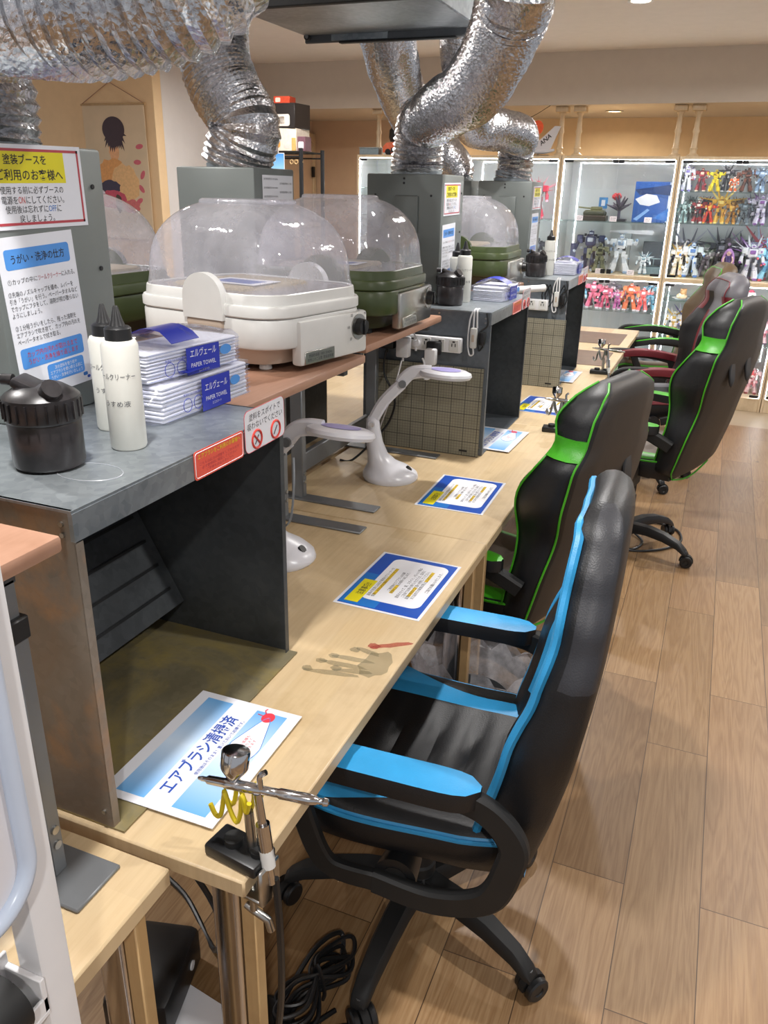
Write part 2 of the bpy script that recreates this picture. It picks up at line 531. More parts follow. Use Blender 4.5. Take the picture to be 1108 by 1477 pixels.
_font_dg = None
def lettering(body, x, y, wd, ht, mat, parent, z=.0012, T=None, name='lettering', italic=0, bold=0, align='CENTER'):
    """real letters fitted into a wd x ht box centred on (x, y) of the parent's face"""
    cu = bpy.data.curves.new('t', 'FONT'); cu.body = body; cu.resolution_u = 2
    cu.align_x = align; cu.shear = italic; cu.offset = bold; cu.space_line = 1.15
    o = bpy.data.objects.new('t', cu); C.objects.link(o)
    dg = bpy.context.evaluated_depsgraph_get()
    me = bpy.data.meshes.new_from_object(o.evaluated_get(dg))
    bpy.data.objects.remove(o); bpy.data.curves.remove(cu)
    xs = [v.co.x for v in me.vertices]; ys = [v.co.y for v in me.vertices]
    if not xs: return None
    cx, cy = (min(xs) + max(xs)) / 2, (min(ys) + max(ys)) / 2
    kx, ky = wd / max(max(xs) - min(xs), 1e-6), ht / max(max(ys) - min(ys), 1e-6)
    for v in me.vertices:
        p = Vector(((v.co.x - cx) * kx + x, (v.co.y - cy) * ky + y, z))
        v.co = T @ p if T else p
    me.materials.clear(); me.materials.append(m[mat] if isinstance(mat, str) else mat)
    t = bpy.data.objects.new(name, me); C.objects.link(t); t.parent = parent
    return t

def panel(parent, name, x, y, wd, ht, mat, z=.0006, r=0, t=.0004, T=None, label=None):
    pts = rrect(wd, ht, r, 5, x, y) if r else [(x + wd / 2, y + ht / 2), (x - wd / 2, y + ht / 2), (x - wd / 2, y - ht / 2), (x + wd / 2, y - ht / 2)]
    return G().prism(pts, z, z + t, mat, T).build(name, parent, label=label)

def sheet(name, label, cat, wd, ht, mat, MW, r=0, t=.0008, group=None):
    """a sheet of paper or card as a thing: local x right, y up, z out of its face"""
    pts = rrect(wd, ht, r) if r else [(wd / 2, ht / 2), (-wd / 2, ht / 2), (-wd / 2, -ht / 2), (wd / 2, -ht / 2)]
    o = G().prism(pts, 0, t, mat).build(name)
    o.matrix_world = MW
    return tag(o, label, cat, group)

def face_px(x, y, z, tilt=0):   # a sheet on a face that looks towards +X: its right is +Y, up is +Z
    return Matrix(((0, 0, 1, x), (1, 0, 0, y), (0, 1, 0, z), (0, 0, 0, 1))) @ Matrix.Rotation(tilt, 4, 'Z')
def on_table(x, y, z, rot=0):   # a sheet on a table read from the chair: its right is +Y, up is -X
    return Matrix(((0, -1, 0, x), (1, 0, 0, y), (0, 0, 1, z), (0, 0, 0, 1))) @ Matrix.Rotation(rot, 4, 'Z')
# ================================================================ the room
ZC, ZB = 2.58, 2.22        # ceiling, underside of the beam
XL, YB = -4.12, 8.09       # left wall, back wall
g = G(); g.span((-6.2, -2.0, -.05), (3.2, 6.36, 0), 'floor'); struct('floor', g)
g = G(); g.span((-6.2, 6.36, -.05), (3.2, 8.2, 0), 'tile'); struct('floor_border', g)
g = G(); g.span((-6.2, -2.0, ZC), (3.2, 8.2, ZC + .05), 'ceil'); struct('ceiling', g)
g = G(); g.span((XL, 6.9, ZB), (3.2, YB, ZC), 'beam'); struct('ceiling_beam', g)
g = G(); g.span((XL - .1, YB, 0), (-2.9, YB + .1, ZC), 'wall_beige'); g.span((-2.9, YB, 0), (3.2, YB + .1, ZC), 'wall_orange'); struct('wall_back', g)
g = G(); g.span((XL - .1, 6.9, 0), (XL, YB, ZC), 'wall_beige'); g.span((XL - .1, 5.601, 0), (XL, 6.9, ZC), 'wall_white'); struct('wall_left', g)
g = G(); g.span((-6.2, 5.5, 0), (XL - .0, 5.6, ZC), 'wall_orange'); struct('wall_corner', g)
# door in the left wall, seen past the wire rack
d = G().span((XL, 7.30, 0), (XL + .03, 8.02, 2.02), 'wall_beige', .004).build('door_1'); d['kind'] = 'structure'
g = G()
for a, b in (((XL, 7.22, 0), (XL + .045, 7.30, 2.10)), ((XL, 8.02, 0), (XL + .045, 8.08, 2.10)), ((XL, 7.30, 2.02), (XL + .045, 8.02, 2.10))):
    g.span(a, b, 'edge', .004)
g.build('door_frame', d)
G().span((XL + .03, 7.40, .3), (XL + .036, 7.92, 1.88), 'wall_beige', .003).build('door_panel', d)
G().box((XL + .055, 8.0, 1.74), (.03, .03, .10), 'black', .004).build('hinge', d)

# ceiling downlights: fixture ring, glowing diffuser, and the lamp itself
def downlight(x, y, z, label, warm=False, watts=None):
    t = empty('ceiling_downlight', label, 'light', (x, y, z), 0, 'recessed downlights')
    G().lathe([(.050, 0), (.066, -.002), (.072, -.007), (.066, -.009), (.054, -.006), (.050, 0)], 'white', 28, cap=False).build('trim_ring', t)
    G().lathe([(.052, -.001), (.052, -.004), (.0, -.005)], 'lamp_warm' if warm else 'lamp_glow', 28).build('diffuser', t)
    ld = bpy.data.lights.new('downlight_lamp', 'AREA'); ld.shape = 'DISK'; ld.size = .10
    ld.energy = watts or LAMP_W; ld.color = (1, .92, .78) if warm else (1, .975, .95); ld.spread = R(165)
    lo = bpy.data.objects.new('downlight_lamp', ld); C.objects.link(lo); lo.parent = t; lo.location = (0, 0, -.012)
n_ = 0
for x, y, lab in ((-2.91, 5.25, 'white recessed downlight beside the hanging metal box'), (-.65, 5.27, 'white recessed downlight over the aisle, at the top edge of the photo'),
                  (-.65, 2.9, 'white recessed downlight above the second work table, out of the photo'), (.9, 4.0, 'white recessed downlight above the aisle beside the third chair, out of the photo'), (1.0, 1.4, 'white recessed downlight above the aisle beside the blue chair, out of the photo'), (-.65, .6, 'white recessed downlight above the nearest booth, out of the photo'), (-2.3, 1.2, 'white recessed downlight left of the nearest foil duct, out of the photo'), (-2.9, 3.2, 'white recessed downlight before the hanging poster, out of the photo'), (1.2, 6.0, 'white recessed downlight before the right edge cabinet, out of the photo'), (-2.0, -.9, 'white recessed downlight behind the camera to the left'), (.5, -.9, 'white recessed downlight behind the camera over the aisle')):
    n_ += 1
    downlight(x, y, ZC, lab)
downlight(-1.02, 7.44, ZB, 'warm recessed downlight in the beam over the middle display cabinet', True, 9)
downlight(.9, 7.44, ZB, 'warm recessed downlight in the beam at the right of the display cabinets', True, 7)
downlight(-2.6, 7.44, ZB, 'warm recessed downlight in the beam over the left display cabinet', True, 8)

# ================================================================ tables
def table(y0, y1, x0, x1, label, legs, group, rim=True):
    cx, cy = (x0 + x1) / 2, (y0 + y1) / 2
    t = empty('work_table', label, 'table', (cx, cy, 0), 0, group)
    hx, hy = (x1 - x0) / 2, (y1 - y0) / 2 - .001
    G().box((0, 0, .685), (2 * hx, 2 * hy, .03), 'top', .003, 1).build('tabletop', t)
    for sx, sy in legs:
        g = G(); px, py = sx * (hx - .06), sy * (hy - .055)
        g.prism(rrect(.052, .030, .013, 4, px - .004, py), .015, .67, 'chrome'); g.lathe([(.02, 0), (.024, .004), (.018, .016)], 'rubber', 14, Matrix.Translation((px, py, 0)))
        g.build('leg', t)
        G().span((px + .023, py - .012, 0), (px + .047, py + .012, .669), 'wood', .002).build('support_post', t)
    g = G(); g.span((-hx + .05, -hy + .04, .64), (hx - .08, -hy + .06, .669), 'steel'); g.span((-hx + .05, hy - .06, .64), (hx - .08, hy - .04, .669), 'steel')
    g.build('under_frame', t)
    return t
L4 = [(1, -1), (1, 1), (-1, -1), (-1, 1)]
table(.69, 1.93, -1.165, -.47, 'pale beech work table carrying the nearest steel paint booth', L4, 'tables in the near row')
table(1.93, 3.16, -1.165, -.47, 'pale beech work table under the upright white magnifier lamp', L4, 'tables in the near row')
table(3.16, 4.40, -1.165, -.47, 'pale beech work table under the third steel paint booth', L4, 'tables in the near row')
table(4.40, 5.95, -1.165, -.47, 'pale beech work table with two dark desk mats at the far end of the row', L4, 'tables in the near row')
table(-.55, .675, -1.28, -.578, 'worn beech work table in the lower left corner with a grey steel foot on it', L4, 'tables in the near row')
table(1.40, 2.64, -1.88, -1.18, 'beech work table of the row behind, seen through the steel racks', [(-1, -1), (-1, 1)], 'tables in the row behind')
table(2.64, 3.88, -1.88, -1.18, 'beech work table of the row behind, behind the second paint booth', [(-1, -1), (-1, 1)], 'tables in the row behind')
table(3.88, 5.12, -1.88, -1.18, 'beech work table of the row behind, carrying the farthest hood there', [(-1, -1), (-1, 1)], 'tables in the row behind')

# paint spills on the nearest table edge
g = G()
random.seed(3)
def blob(g, x, y, rx, ry, mat, z=.7003, n=18, rot=0):
    pts = []
    for k in range(n):
        a = 2 * PI * k / n
        q = 1 + random.uniform(-.16, .16)
        px, py = rx * q * math.cos(a), ry * q * math.sin(a)
        pts.append((x + px * math.cos(rot) - py * math.sin(rot), y + px * math.sin(rot) + py * math.cos(rot)))
    g.prism(pts, z, z + .0003, mat)
m['smear'] = clear('grey_green_paint_smear', .10, '#F8F7F2', .4, '#ACAD9E')
m['smear_red'] = clear('red_paint_smear', .22, '#FAEDE8', .4, '#C86058')
blob(g, -.515, 1.265, .03, .05, 'smear')
for (x, y, l, a) in ((-.585, 1.20, .055, 10), (-.575, 1.235, .05, 4), (-.565, 1.262, .045, 6), (-.548, 1.30, .03, -10), (-.545, 1.222, .04, 14)):
    blob(g, x, y, l, .0075, 'smear', rot=R(a))
    blob(g, x - l * .9, y - .004, .011, .009, 'smear', z=.7006)
o = g.build('paint_smear', smooth=0); tag(o, 'faded grey hand shaped paint smear on the table edge', 'stain')
g = G(); blob(g, -.51, 1.345, .045, .008, 'smear_red', rot=R(35)); blob(g, -.545, 1.325, .013, .01, 'smear_red', z=.7006)
o = g.build('paint_smear', smooth=0); tag(o, 'red paint smear near the table edge by the blue chair', 'stain')

# ================================================================ paint booths
def booth(x0, x1, y0, y1, label, lipm, near, far, hood_y, hx=(-1.28, -1.03), opp=False, stain=False, bump=True, group='sheet steel paint booths'):
    """open-fronted box of sheet steel; its mouth looks towards +X (or -X when opp)"""
    cx, cy = (x0 + x1) / 2, (y0 + y1) / 2
    t = empty('paint_booth', label, 'paint booth', (cx, cy, .70), PI if opp else 0, group)
    hx_, hy = (x1 - x0) / 2, (y1 - y0) / 2
    H = .505; th = .004
    G().span((-hx_, -hy, 0.0015), (hx_ + (.02 if stain else .0), hy, .004), 'galv_olive' if stain else 'galv_side').build('base_plate', t)
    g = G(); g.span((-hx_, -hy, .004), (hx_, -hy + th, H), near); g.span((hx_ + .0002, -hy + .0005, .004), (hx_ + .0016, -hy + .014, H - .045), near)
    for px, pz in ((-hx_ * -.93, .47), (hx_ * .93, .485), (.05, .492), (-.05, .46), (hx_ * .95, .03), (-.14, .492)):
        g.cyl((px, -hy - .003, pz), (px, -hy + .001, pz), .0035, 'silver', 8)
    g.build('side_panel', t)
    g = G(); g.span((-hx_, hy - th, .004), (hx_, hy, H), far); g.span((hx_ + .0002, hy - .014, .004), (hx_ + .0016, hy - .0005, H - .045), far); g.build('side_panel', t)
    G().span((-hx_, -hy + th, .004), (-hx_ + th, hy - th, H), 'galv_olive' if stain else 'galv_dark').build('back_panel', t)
    G().span((-hx_, -hy - .001, H - .004), (hx_ + .002, hy + .001, H), lipm).build('top_panel', t)
    G().span((hx_ - .004, -hy - .001, H - .042), (hx_ + .003, hy + .001, H - .004), lipm).build('front_lip', t)
    # sloped filter baffle inside
    T = Matrix.Translation((-hx_ + .11, 0, .27)) @ Matrix.Rotation(R(-28), 4, 'Y')
    g = G(); g.box((0, 0, 0), (.006, 2 * hy - .02, .46), 'galv_dark', T=T)
    for k in range(7):
        g.box((.004, 0, -.19 + k * .055), (.004, 2 * hy - .06, .006), 'black', T=T)
    g.build('baffle', t)
    # extractor hood on the top plate
    ya, yb = hood_y[0] - cy, hood_y[1] - cy
    xa, xb = hx[0] - cx, hx[1] - cx
    if opp: ya, yb, xa, xb = -yb, -ya, -xb, -xa
    hb = G().span((xa, ya, H), (xb, yb, H + .43), 'hood', .006, 2).build('extractor_hood', t)
    g = G()
    if bump:
        g.span((xa + .11, ya - .012, H + .16), (xa + .20, ya, H + .36), 'hood', .008, 2)
    for fx, fz in ((.5, .40), (.5, .415), (.12, .36), (.86, .36), (.2, .3)):
        g.cyl((xa + (xb - xa) * fx, ya - .002, H + fz), (xa + (xb - xa) * fx, ya + .002, H + fz), .004, 'black', 8)
    g.build('cover_plate', hb)
    for fz in (.08, .235, .37):
        G().cyl((xb - .001, yb - .03, H + fz), (xb + .002, yb - .03, H + fz), .004, 'black', 8).build('screw', hb)
    G().lathe([(.092, 0), (.092, .012), (.085, .016), (.085, .05)], 'galv', 28, Matrix.Translation(((xa + xb) / 2, (ya + yb) / 2, H + .43))).build('duct_collar', hb)
    return t
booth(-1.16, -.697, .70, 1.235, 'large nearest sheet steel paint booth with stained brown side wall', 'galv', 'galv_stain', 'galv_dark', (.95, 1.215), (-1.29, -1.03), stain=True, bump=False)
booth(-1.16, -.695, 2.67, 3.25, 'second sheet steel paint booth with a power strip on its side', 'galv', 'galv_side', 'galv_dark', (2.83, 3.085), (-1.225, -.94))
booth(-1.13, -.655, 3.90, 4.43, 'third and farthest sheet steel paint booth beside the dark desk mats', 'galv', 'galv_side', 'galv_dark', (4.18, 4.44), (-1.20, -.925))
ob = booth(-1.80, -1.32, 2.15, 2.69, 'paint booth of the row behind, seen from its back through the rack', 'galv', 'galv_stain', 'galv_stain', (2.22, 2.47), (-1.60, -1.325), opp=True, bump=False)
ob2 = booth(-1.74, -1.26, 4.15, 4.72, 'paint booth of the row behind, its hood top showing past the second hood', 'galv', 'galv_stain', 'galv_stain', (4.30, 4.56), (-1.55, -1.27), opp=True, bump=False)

# data plates on the back of hood B
o = sheet('data_plate', 'pale printed data plate on the grey hood behind the white dryer', 'data plate', .19, .085, 'paper', face_px(-1.3235, 2.36, 1.573))
for k in range(6):
    lettering('品名 換気装置 型式 100V 50/60Hz', -.045, .032 - k * .0125, .085, .006, 'ink_grey', o) if k % 2 == 0 else lettering('注意 取扱説明書をよく読む', .048, .032 - k * .0125, .08, .006, 'ink_grey', o)

# ================================================================ foil ducts
def duct(pts, r, label, pitch=.0085, seed=1, n=40, name='foil_duct'):
    rnd = random.Random(seed)
    P = bez(pts, 40)
    # resample
    d = [0]
    for a, b in zip(P, P[1:]): d.append(d[-1] + (b - a).length)
    total = d[-1]; N = int(total / pitch)
    g = G(); rings = []; prev = None; j = 0
    phase = [rnd.uniform(0, 6.28) for _ in range(6)]
    for i in range(N + 1):
        s_ = total * i / N
        while j < len(d) - 2 and d[j + 1] < s_: j += 1
        t_ = (s_ - d[j]) / max(d[j + 1] - d[j], 1e-6)
        p = P[j].lerp(P[j + 1], t_)
        tg = (P[min(j + 1, len(P) - 1)] - P[max(j - 1, 0)]).normalized() if j else (P[1] - P[0]).normalized()
        tg = (P[min(j + 2, len(P) - 1)] - P[max(j - 2, 0)]).normalized()
        ref = prev if prev is not None else Vector((0.3, 1, 0.2))
        x = ref - tg * ref.dot(tg); x.normalize(); prev = x
        y = tg.cross(x)
        slow = 1 + .02 * math.sin(s_ * 17 + phase[0]) + .012 * math.sin(s_ * 41 + phase[1])
        ring = []
        for k in range(n):
            a = 2 * PI * k / n
            rr = r * slow + (.0036 if i % 2 else -.0036) + rnd.uniform(-.0012, .0012) + .001 * math.sin(3 * a + s_ * 9 + phase[2])
            ring.append(p + x * rr * math.cos(a) + y * rr * math.sin(a))
        rings.append(ring)
    g.loft(rings, 'foil', True, False)
    return tag(g.build(name, smooth=24), label, 'duct', 'crinkled foil ducts')
duct([(-1.16, 1.082, 1.635), (-1.16, 1.082, 1.72), (-1.165, 1.06, 1.80), (-1.10, 1.02, 1.835), (-.99, 1.0, 1.815), (-.88, .98, 1.806), (-.79, 1.0, 1.808), (-.71, 1.03, 1.835), (-.68, 1.07, 1.89), (-.69, 1.15, 2.05), (-.85, 1.4, 2.3)], .092,
     'large foil duct sweeping across the upper left corner, nearest the camera', seed=2, n=48)
duct([(-1.4625, 2.345, 1.635), (-1.445, 2.345, 1.688), (-1.425, 2.345, 1.756), (-1.50, 2.36, 1.854), (-1.54, 2.37, 1.948), (-1.545, 2.38, 2.038), (-1.53, 2.40, 2.147), (-1.54, 2.42, 2.55)], .106,
     'foil duct rising in an S bend from the hood behind the white dryer', seed=3)
duct([(-1.0825, 2.957, 1.635), (-1.0825, 2.957, 1.69), (-1.06, 2.93, 1.79), (-.99, 2.85, 1.815), (-.875, 2.68, 1.835), (-.751, 2.5, 1.853), (-.643, 2.32, 1.918), (-.573, 2.2, 1.993), (-.546, 2.15, 2.07), (-.54, 2.15, 2.4)], .09,
     'big foil duct bending down from the upper centre to the second booth hood', seed=4, n=48)
duct([(-1.0625, 4.31, 1.635), (-1.05, 4.31, 1.70), (-1.05, 4.3, 1.78), (-1.02, 4.22, 1.84), (-1.05, 4.0, 1.85), (-1.12, 3.8, 1.86), (-1.10, 3.6, 1.94), (-1.07, 3.4, 2.09), (-1.05, 3.3, 2.24), (-1.05, 3.3, 2.56)], .088,
     'foil duct with a round elbow over the third booth hood', seed=5)
duct([(-1.41, 4.43, 1.635), (-1.41, 4.42, 1.70), (-1.47, 4.2, 1.82), (-1.47, 3.9, 1.91), (-1.35, 3.4, 2.02), (-1.23, 3.0, 2.1), (-1.2, 2.87, 2.2), (-1.2, 2.87, 2.5)], .098,
     'foil duct hanging behind the metal ceiling box, sloping back to the far hood', seed=6)

# ================================================================ metal box under the ceiling
t = empty('exhaust_box', 'galvanised metal exhaust box hanging under the ceiling at the top centre', 'exhaust box', (-1.11, 2.51, 2.05))
G().span((-.30, -.22, 0), (.30, .21, .50), 'galv', .004).build('casing', t)
g = G(); g.span((-.315, -.245, -.005), (.315, -.222, .07), 'black_matt', .003); g.build('front_rim', t)  # near lip lies in shade; its darkness is put in as matt black colour
g = G()
g.span((-.30, .212, -.022), (.30, .224, .02), 'steel_dk', .003); g.span((-.20, .208, -.018), (.0, .212, .008), 'galv'); g.span((-.17, .20, -.027), (.23, .222, -.021), 'black_matt', .002)
g.cyl((-.285, .205, -.004), (-.285, .198, -.004), .011, 'black', 16); g.cyl((-.285, .2, -.004), (-.285, .196, -.004), .006, 'steel', 12)
g.build('rear_rail', t)
for sx in (-.25, .25):
    G().cyl((sx, 0, .50), (sx, 0, .53), .006, 'steel', 10).build('hanger_rod', t)

# ================================================================ steel racks with brown boards, and the dish dryers on them
def rack(x_edge, y0, y1, depth, legs_y, label, group='steel racks with brown boards', foot=.05, fl=.26, zt=1.19, flip=False, xl=-.235):
    """C-shaped steel legs carrying a board; x_edge is the board's front edge"""
    t = empty('shelf_rack', label, 'rack', (x_edge, (y0 + y1) / 2, .70), PI if flip else 0, group)
    cy = (y0 + y1) / 2
    G().box((-depth / 2, 0, zt - .70 - .011), (depth, y1 - y0, .022), 'brown', .005, 2).build('board', t)
    for y in legs_y:
        yy = (y - cy) * (-1 if flip else 1)
        s_ = 1 if yy < 0 else -1
        lg = G(); lg.span((xl - .02, yy - .0125, .004), (xl + .02, yy + .0125, zt - .70 - .10), 'steel', .003)
        lg.span((xl - .015, yy - .009, .30), (xl + .015, yy + .009, zt - .70 - .04), 'steel', .002)
        lg = lg.build('leg', t)
        G().box((xl, yy, zt - .70 - .105), (.045, .03, .032), 'black', .003).build('clamp_collar', lg)
        g = G()
        for zz in (.055, .08):
            g.cyl((xl + .02, yy, zz), (xl + .023, yy, zz), .006, 'silver', 14)
        g.build('bolt', lg)
        G().span((xl - .10, yy - foot / 2, 0), (xl + fl, yy + foot / 2, .006), 'steel', .002).build('foot', t)
        G().span((-depth + .03, yy - .012, zt - .70 - .047), (-.03, yy + .012, zt - .70 - .023), 'steel_dk', .002).build('board_bracket', t)
    ya, yb = [(y - cy) for y in (min(legs_y), max(legs_y))]
    G().span((xl - .02, ya + .0125, .07), (xl, yb - .0125, .13), 'steel', .003).build('cross_beam', t)
    return t
rack(-.83, 1.262, 1.925, .46, (1.32, 1.865), 'steel rack whose brown board carries the white dish dryer', zt=1.178)
rack(-.855, 1.985, 2.63, .44, (2.025, 2.585), 'steel rack whose brown board carries the green dryer with a blue paper inside')
rack(-.855, 3.31, 3.86, .44, (3.37, 3.80), 'steel rack between the second and third booths under a green dryer')
rack(-.68, .06, .665, .46, (.12, .605), 'steel rack at the left edge, only a brown board corner and one leg in view', foot=.085, fl=.085, xl=-.045)
rack(-1.82, 1.36, 1.92, .44, (1.42, 1.86), 'steel rack of the row behind under a half hidden green dryer', flip=True)

def dryer(x, y, z, rz, body, tub, label, plate='beige_pl', paper=None, group='dish dryers with clear domes', handle=None, seed=0):
    t = empty('dish_dryer', label, 'dish dryer', (x, y, z), rz, group)
    L, W = .46, .385
    def ring(sx, sy, zz, r=.085, n=7): return [(px, py, zz) for px, py in rrect(L * sx, W * sy, r * min(sx, sy), n)]
    g = G(); g.loft([ring(.70, .70, .012), ring(.80, .80, .018), ring(.87, .87, .058), ring(.89, .89, .062)], tub)
    for sx in (-1, 1):
        for sy in (-1, 1): g.lathe([(.012, 0), (.016, .003), (.014, .014)], 'offwhite' if body == 'white' else 'rubber', 12, Matrix.Translation((sx * .14, sy * .115, 0)))
    g.build('lower_tub', t)
    bm_ = 'offwhite' if body == 'white' else 'green_pl'
    b = G().loft([ring(.93, .93, .056), ring(.985, .985, .060), ring(1, 1, .066), ring(1.0, 1.0, .122), ring(.99, .99, .126), ring(.90, .90, .126), ring(.88, .88, .07), ring(.3, .3, .066)], bm_).build('base_body', t)
    G().loft([ring(.995, .995, .1275), ring(1.012, 1.012, .131), ring(1.012, 1.012, .150), ring(1.0, 1.0, .155), ring(.975, .975, .156), ring(.965, .965, .178), ring(.955, .955, .180), ring(.93, .93, .178), ring(.94, .94, .128)], bm_, True, False).build('lid_rim', t)
    # tray and basket inside
    G().loft([ring(.86, .86, .13), ring(.92, .92, .175), ring(.90, .90, .174), ring(.84, .84, .134), ring(.5, .5, .132)], 'beige_pl' if body == 'white' else tub).build('tray', t)
    G().box((-.03, .0, .165), (.24, .25, .04), 'mesh_beige', .012, 2).build('drying_basket', t)
    if paper:
        pp = G().prism([(-.07, -.10), (.09, -.09), (.08, .02), (-.08, .01)], .187, .188, 'paper').build('leaflet', t)
        panel(pp, 'printed_band', 0.005, -.045, .12, .06, 'blue2', .1882)
    # dome
    rings = [ring(.955, .955, .176)]
    Hd = .366; z0 = .176
    for k in range(1, 15):
        u = k / 14
        zz = z0 + (Hd - z0) * math.sin(u * PI / 2) ** .9
        q = ((zz - z0) / (Hd - z0 + .012))
        sx = max(.02, (1 - q ** 2.6)) ** (1 / 2.3); sy = max(.02, (1 - q ** 3.0)) ** (1 / 2.6)
        rings.append(ring(.955 * max(sx, .44), .955 * max(sy, .50), zz, .10))
    rings += [ring(.42, .48, Hd + .004, .1), ring(.41, .47, Hd + .008, .1), ring(.39, .45, Hd + .010, .1), ring(.05, .05, Hd + .010, .1)]
    G().loft(rings, 'clear', True, True).build('dome_lid', t, smooth=50)
    # lid handles on both sides and the latch pocket below
    for sy in (-1, 1):
        yw = sy * W / 2
        pts = [(.062 * math.cos(R(a)), .165 + .062 * math.sin(R(a)) * .9) for a in range(0, 181, 12)] + [(-.062, .118), (.062, .118)]
        T = Matrix(((1, 0, 0, .03), (0, 0, 1, yw * 1.0 - .006), (0, 1, 0, 0), (0, 0, 0, 1)))
        G().prism(pts, -.004, .016, bm_, T).build('lid_handle', t)
        G().box((.03, yw * 1.003, .107), (.115, .012, .024), 'beige_pl' if body == 'white' else 'green_pl2', .006, 2).build('latch_pocket', t)
    # control panel on the front
    xf = L / 2
    cp = G(); cp.box((xf - .004, .03, .068), (.03, .27, .104), plate if body != 'white' else 'offwhite', .008, 2); cp = cp.build('control_panel', t)
    nb = G(); nb.box((xf + .012, -.035, .034), (.003, .115, .03), 'silver', .002); nb = nb.build('name_plate', cp)
    T = Matrix(((0, 0, 1, xf + .0145), (1, 0, 0, -.035), (0, 1, 0, .034), (0, 0, 0, 1)))
    lettering('食器乾燥器  100V 50/60Hz\n使用上のご注意  取扱説明書', 0, 0, .10, .018, 'ink_grey', nb, 0, T)
    kb = G(); kb.cyl((xf + .008, .125, .083), (xf + .014, .125, .083), .031, 'silver', 26); kb.cyl((xf + .012, .125, .083), (xf + .030, .125, .083), .022, 'black', 24, .019); kb.box((xf + .032, .125, .083), (.006, .008, .038), 'black', .002)
    kb = kb.build('timer_knob', t)
    for k in range(7):
        a = R(-130 + k * 43)
        T = Matrix(((0, 0, 1, xf + .0118), (1, 0, 0, .125 + .042 * math.sin(a)), (0, 1, 0, .083 + .042 * math.cos(a)), (0, 0, 0, 1)))
        lettering(['0', '10', '20', '30', '40', '50', '60'][k], 0, 0, .008, .007, 'ink_grey', kb, 0, T)
    return t
dryer(-1.085, 1.785, 1.178, R(-11), 'white', 'beige_pl', 'white dish dryer under a big scuffed clear dome', paper=True)
dryer(-1.075, 2.29, 1.19, R(0), 'green', 'green_pl2', 'olive green dish dryer right behind the white one', plate='silver', paper=True)
dryer(-1.075, 3.575, 1.19, R(0), 'green', 'green_pl2', 'olive green dish dryer between the two farther booths', plate='silver')
dryer(-.955, .40, 1.19, R(-4), 'green', 'green_pl2', 'olive green dish dryer cut by the left edge, over the copper brown board', plate='green_pl')
dryer(-1.625, 1.74, 1.19, R(178), 'green', 'green_pl2', 'olive green dish dryer of the row behind, left of the white dryer', plate='green_pl')
# ================================================================ notices
def booth_notice(y, z, x, label, wd=.215, small=False):
    o = sheet('booth_notice', label, 'notice', wd, wd * .57, 'lam', face_px(x, y, z, R(1)), group='red bordered notices on the hoods')
    h = wd * .57
    k = wd / .215
    g = G()
    for a, b in (((-wd / 2 + .006 * k, h / 2 - .010 * k), (wd / 2 - .006 * k, h / 2 - .006 * k)), ((-wd / 2 + .006 * k, -h / 2 + .006 * k), (wd / 2 - .006 * k, -h / 2 + .010 * k)),
                 ((-wd / 2 + .006 * k, -h / 2 + .006 * k), (-wd / 2 + .010 * k, h / 2 - .006 * k)), ((wd / 2 - .010 * k, -h / 2 + .006 * k), (wd / 2 - .006 * k, h / 2 - .006 * k))):
        g.span((a[0], a[1], .0008), (b[0], b[1], .0011), 'red_border')
    g.build('border', o)
    X = -.008 * k
    panel(o, 'yellow_panel', X, .029 * k, .150 * k, .046 * k, 'yellow')
    lettering('塗装ブースを', X - .008 * k, .040 * k, .088 * k, .015 * k, 'ink', o, bold=.012)
    lettering('ご利用のお客様へ', X, .018 * k, .138 * k, .0165 * k, 'ink', o, bold=.012)
    lettering('使用する前に必ずブースの', X, -.004 * k, .132 * k, .0115 * k, 'ink', o)
    lettering('電源を', X - .050 * k, -.0185 * k, .032 * k, .0115 * k, 'ink', o)
    lettering('ON', X - .026 * k, -.0185 * k, .013 * k, .010 * k, 'red', o)
    lettering('にしてください。', X + .024 * k, -.0185 * k, .082 * k, .0115 * k, 'ink', o)
    lettering('使用後は忘れずに', X - .017 * k, -.032 * k, .088 * k, .0115 * k, 'ink', o)
    lettering('OFF', X + .037 * k, -.032 * k, .017 * k, .009 * k, 'blue', o)
    lettering('に', X + .052 * k, -.032 * k, .009 * k, .0105 * k, 'ink', o)
    lettering('戻しましょう。', X + .002 * k, -.0455 * k, .074 * k, .0115 * k, 'ink', o)
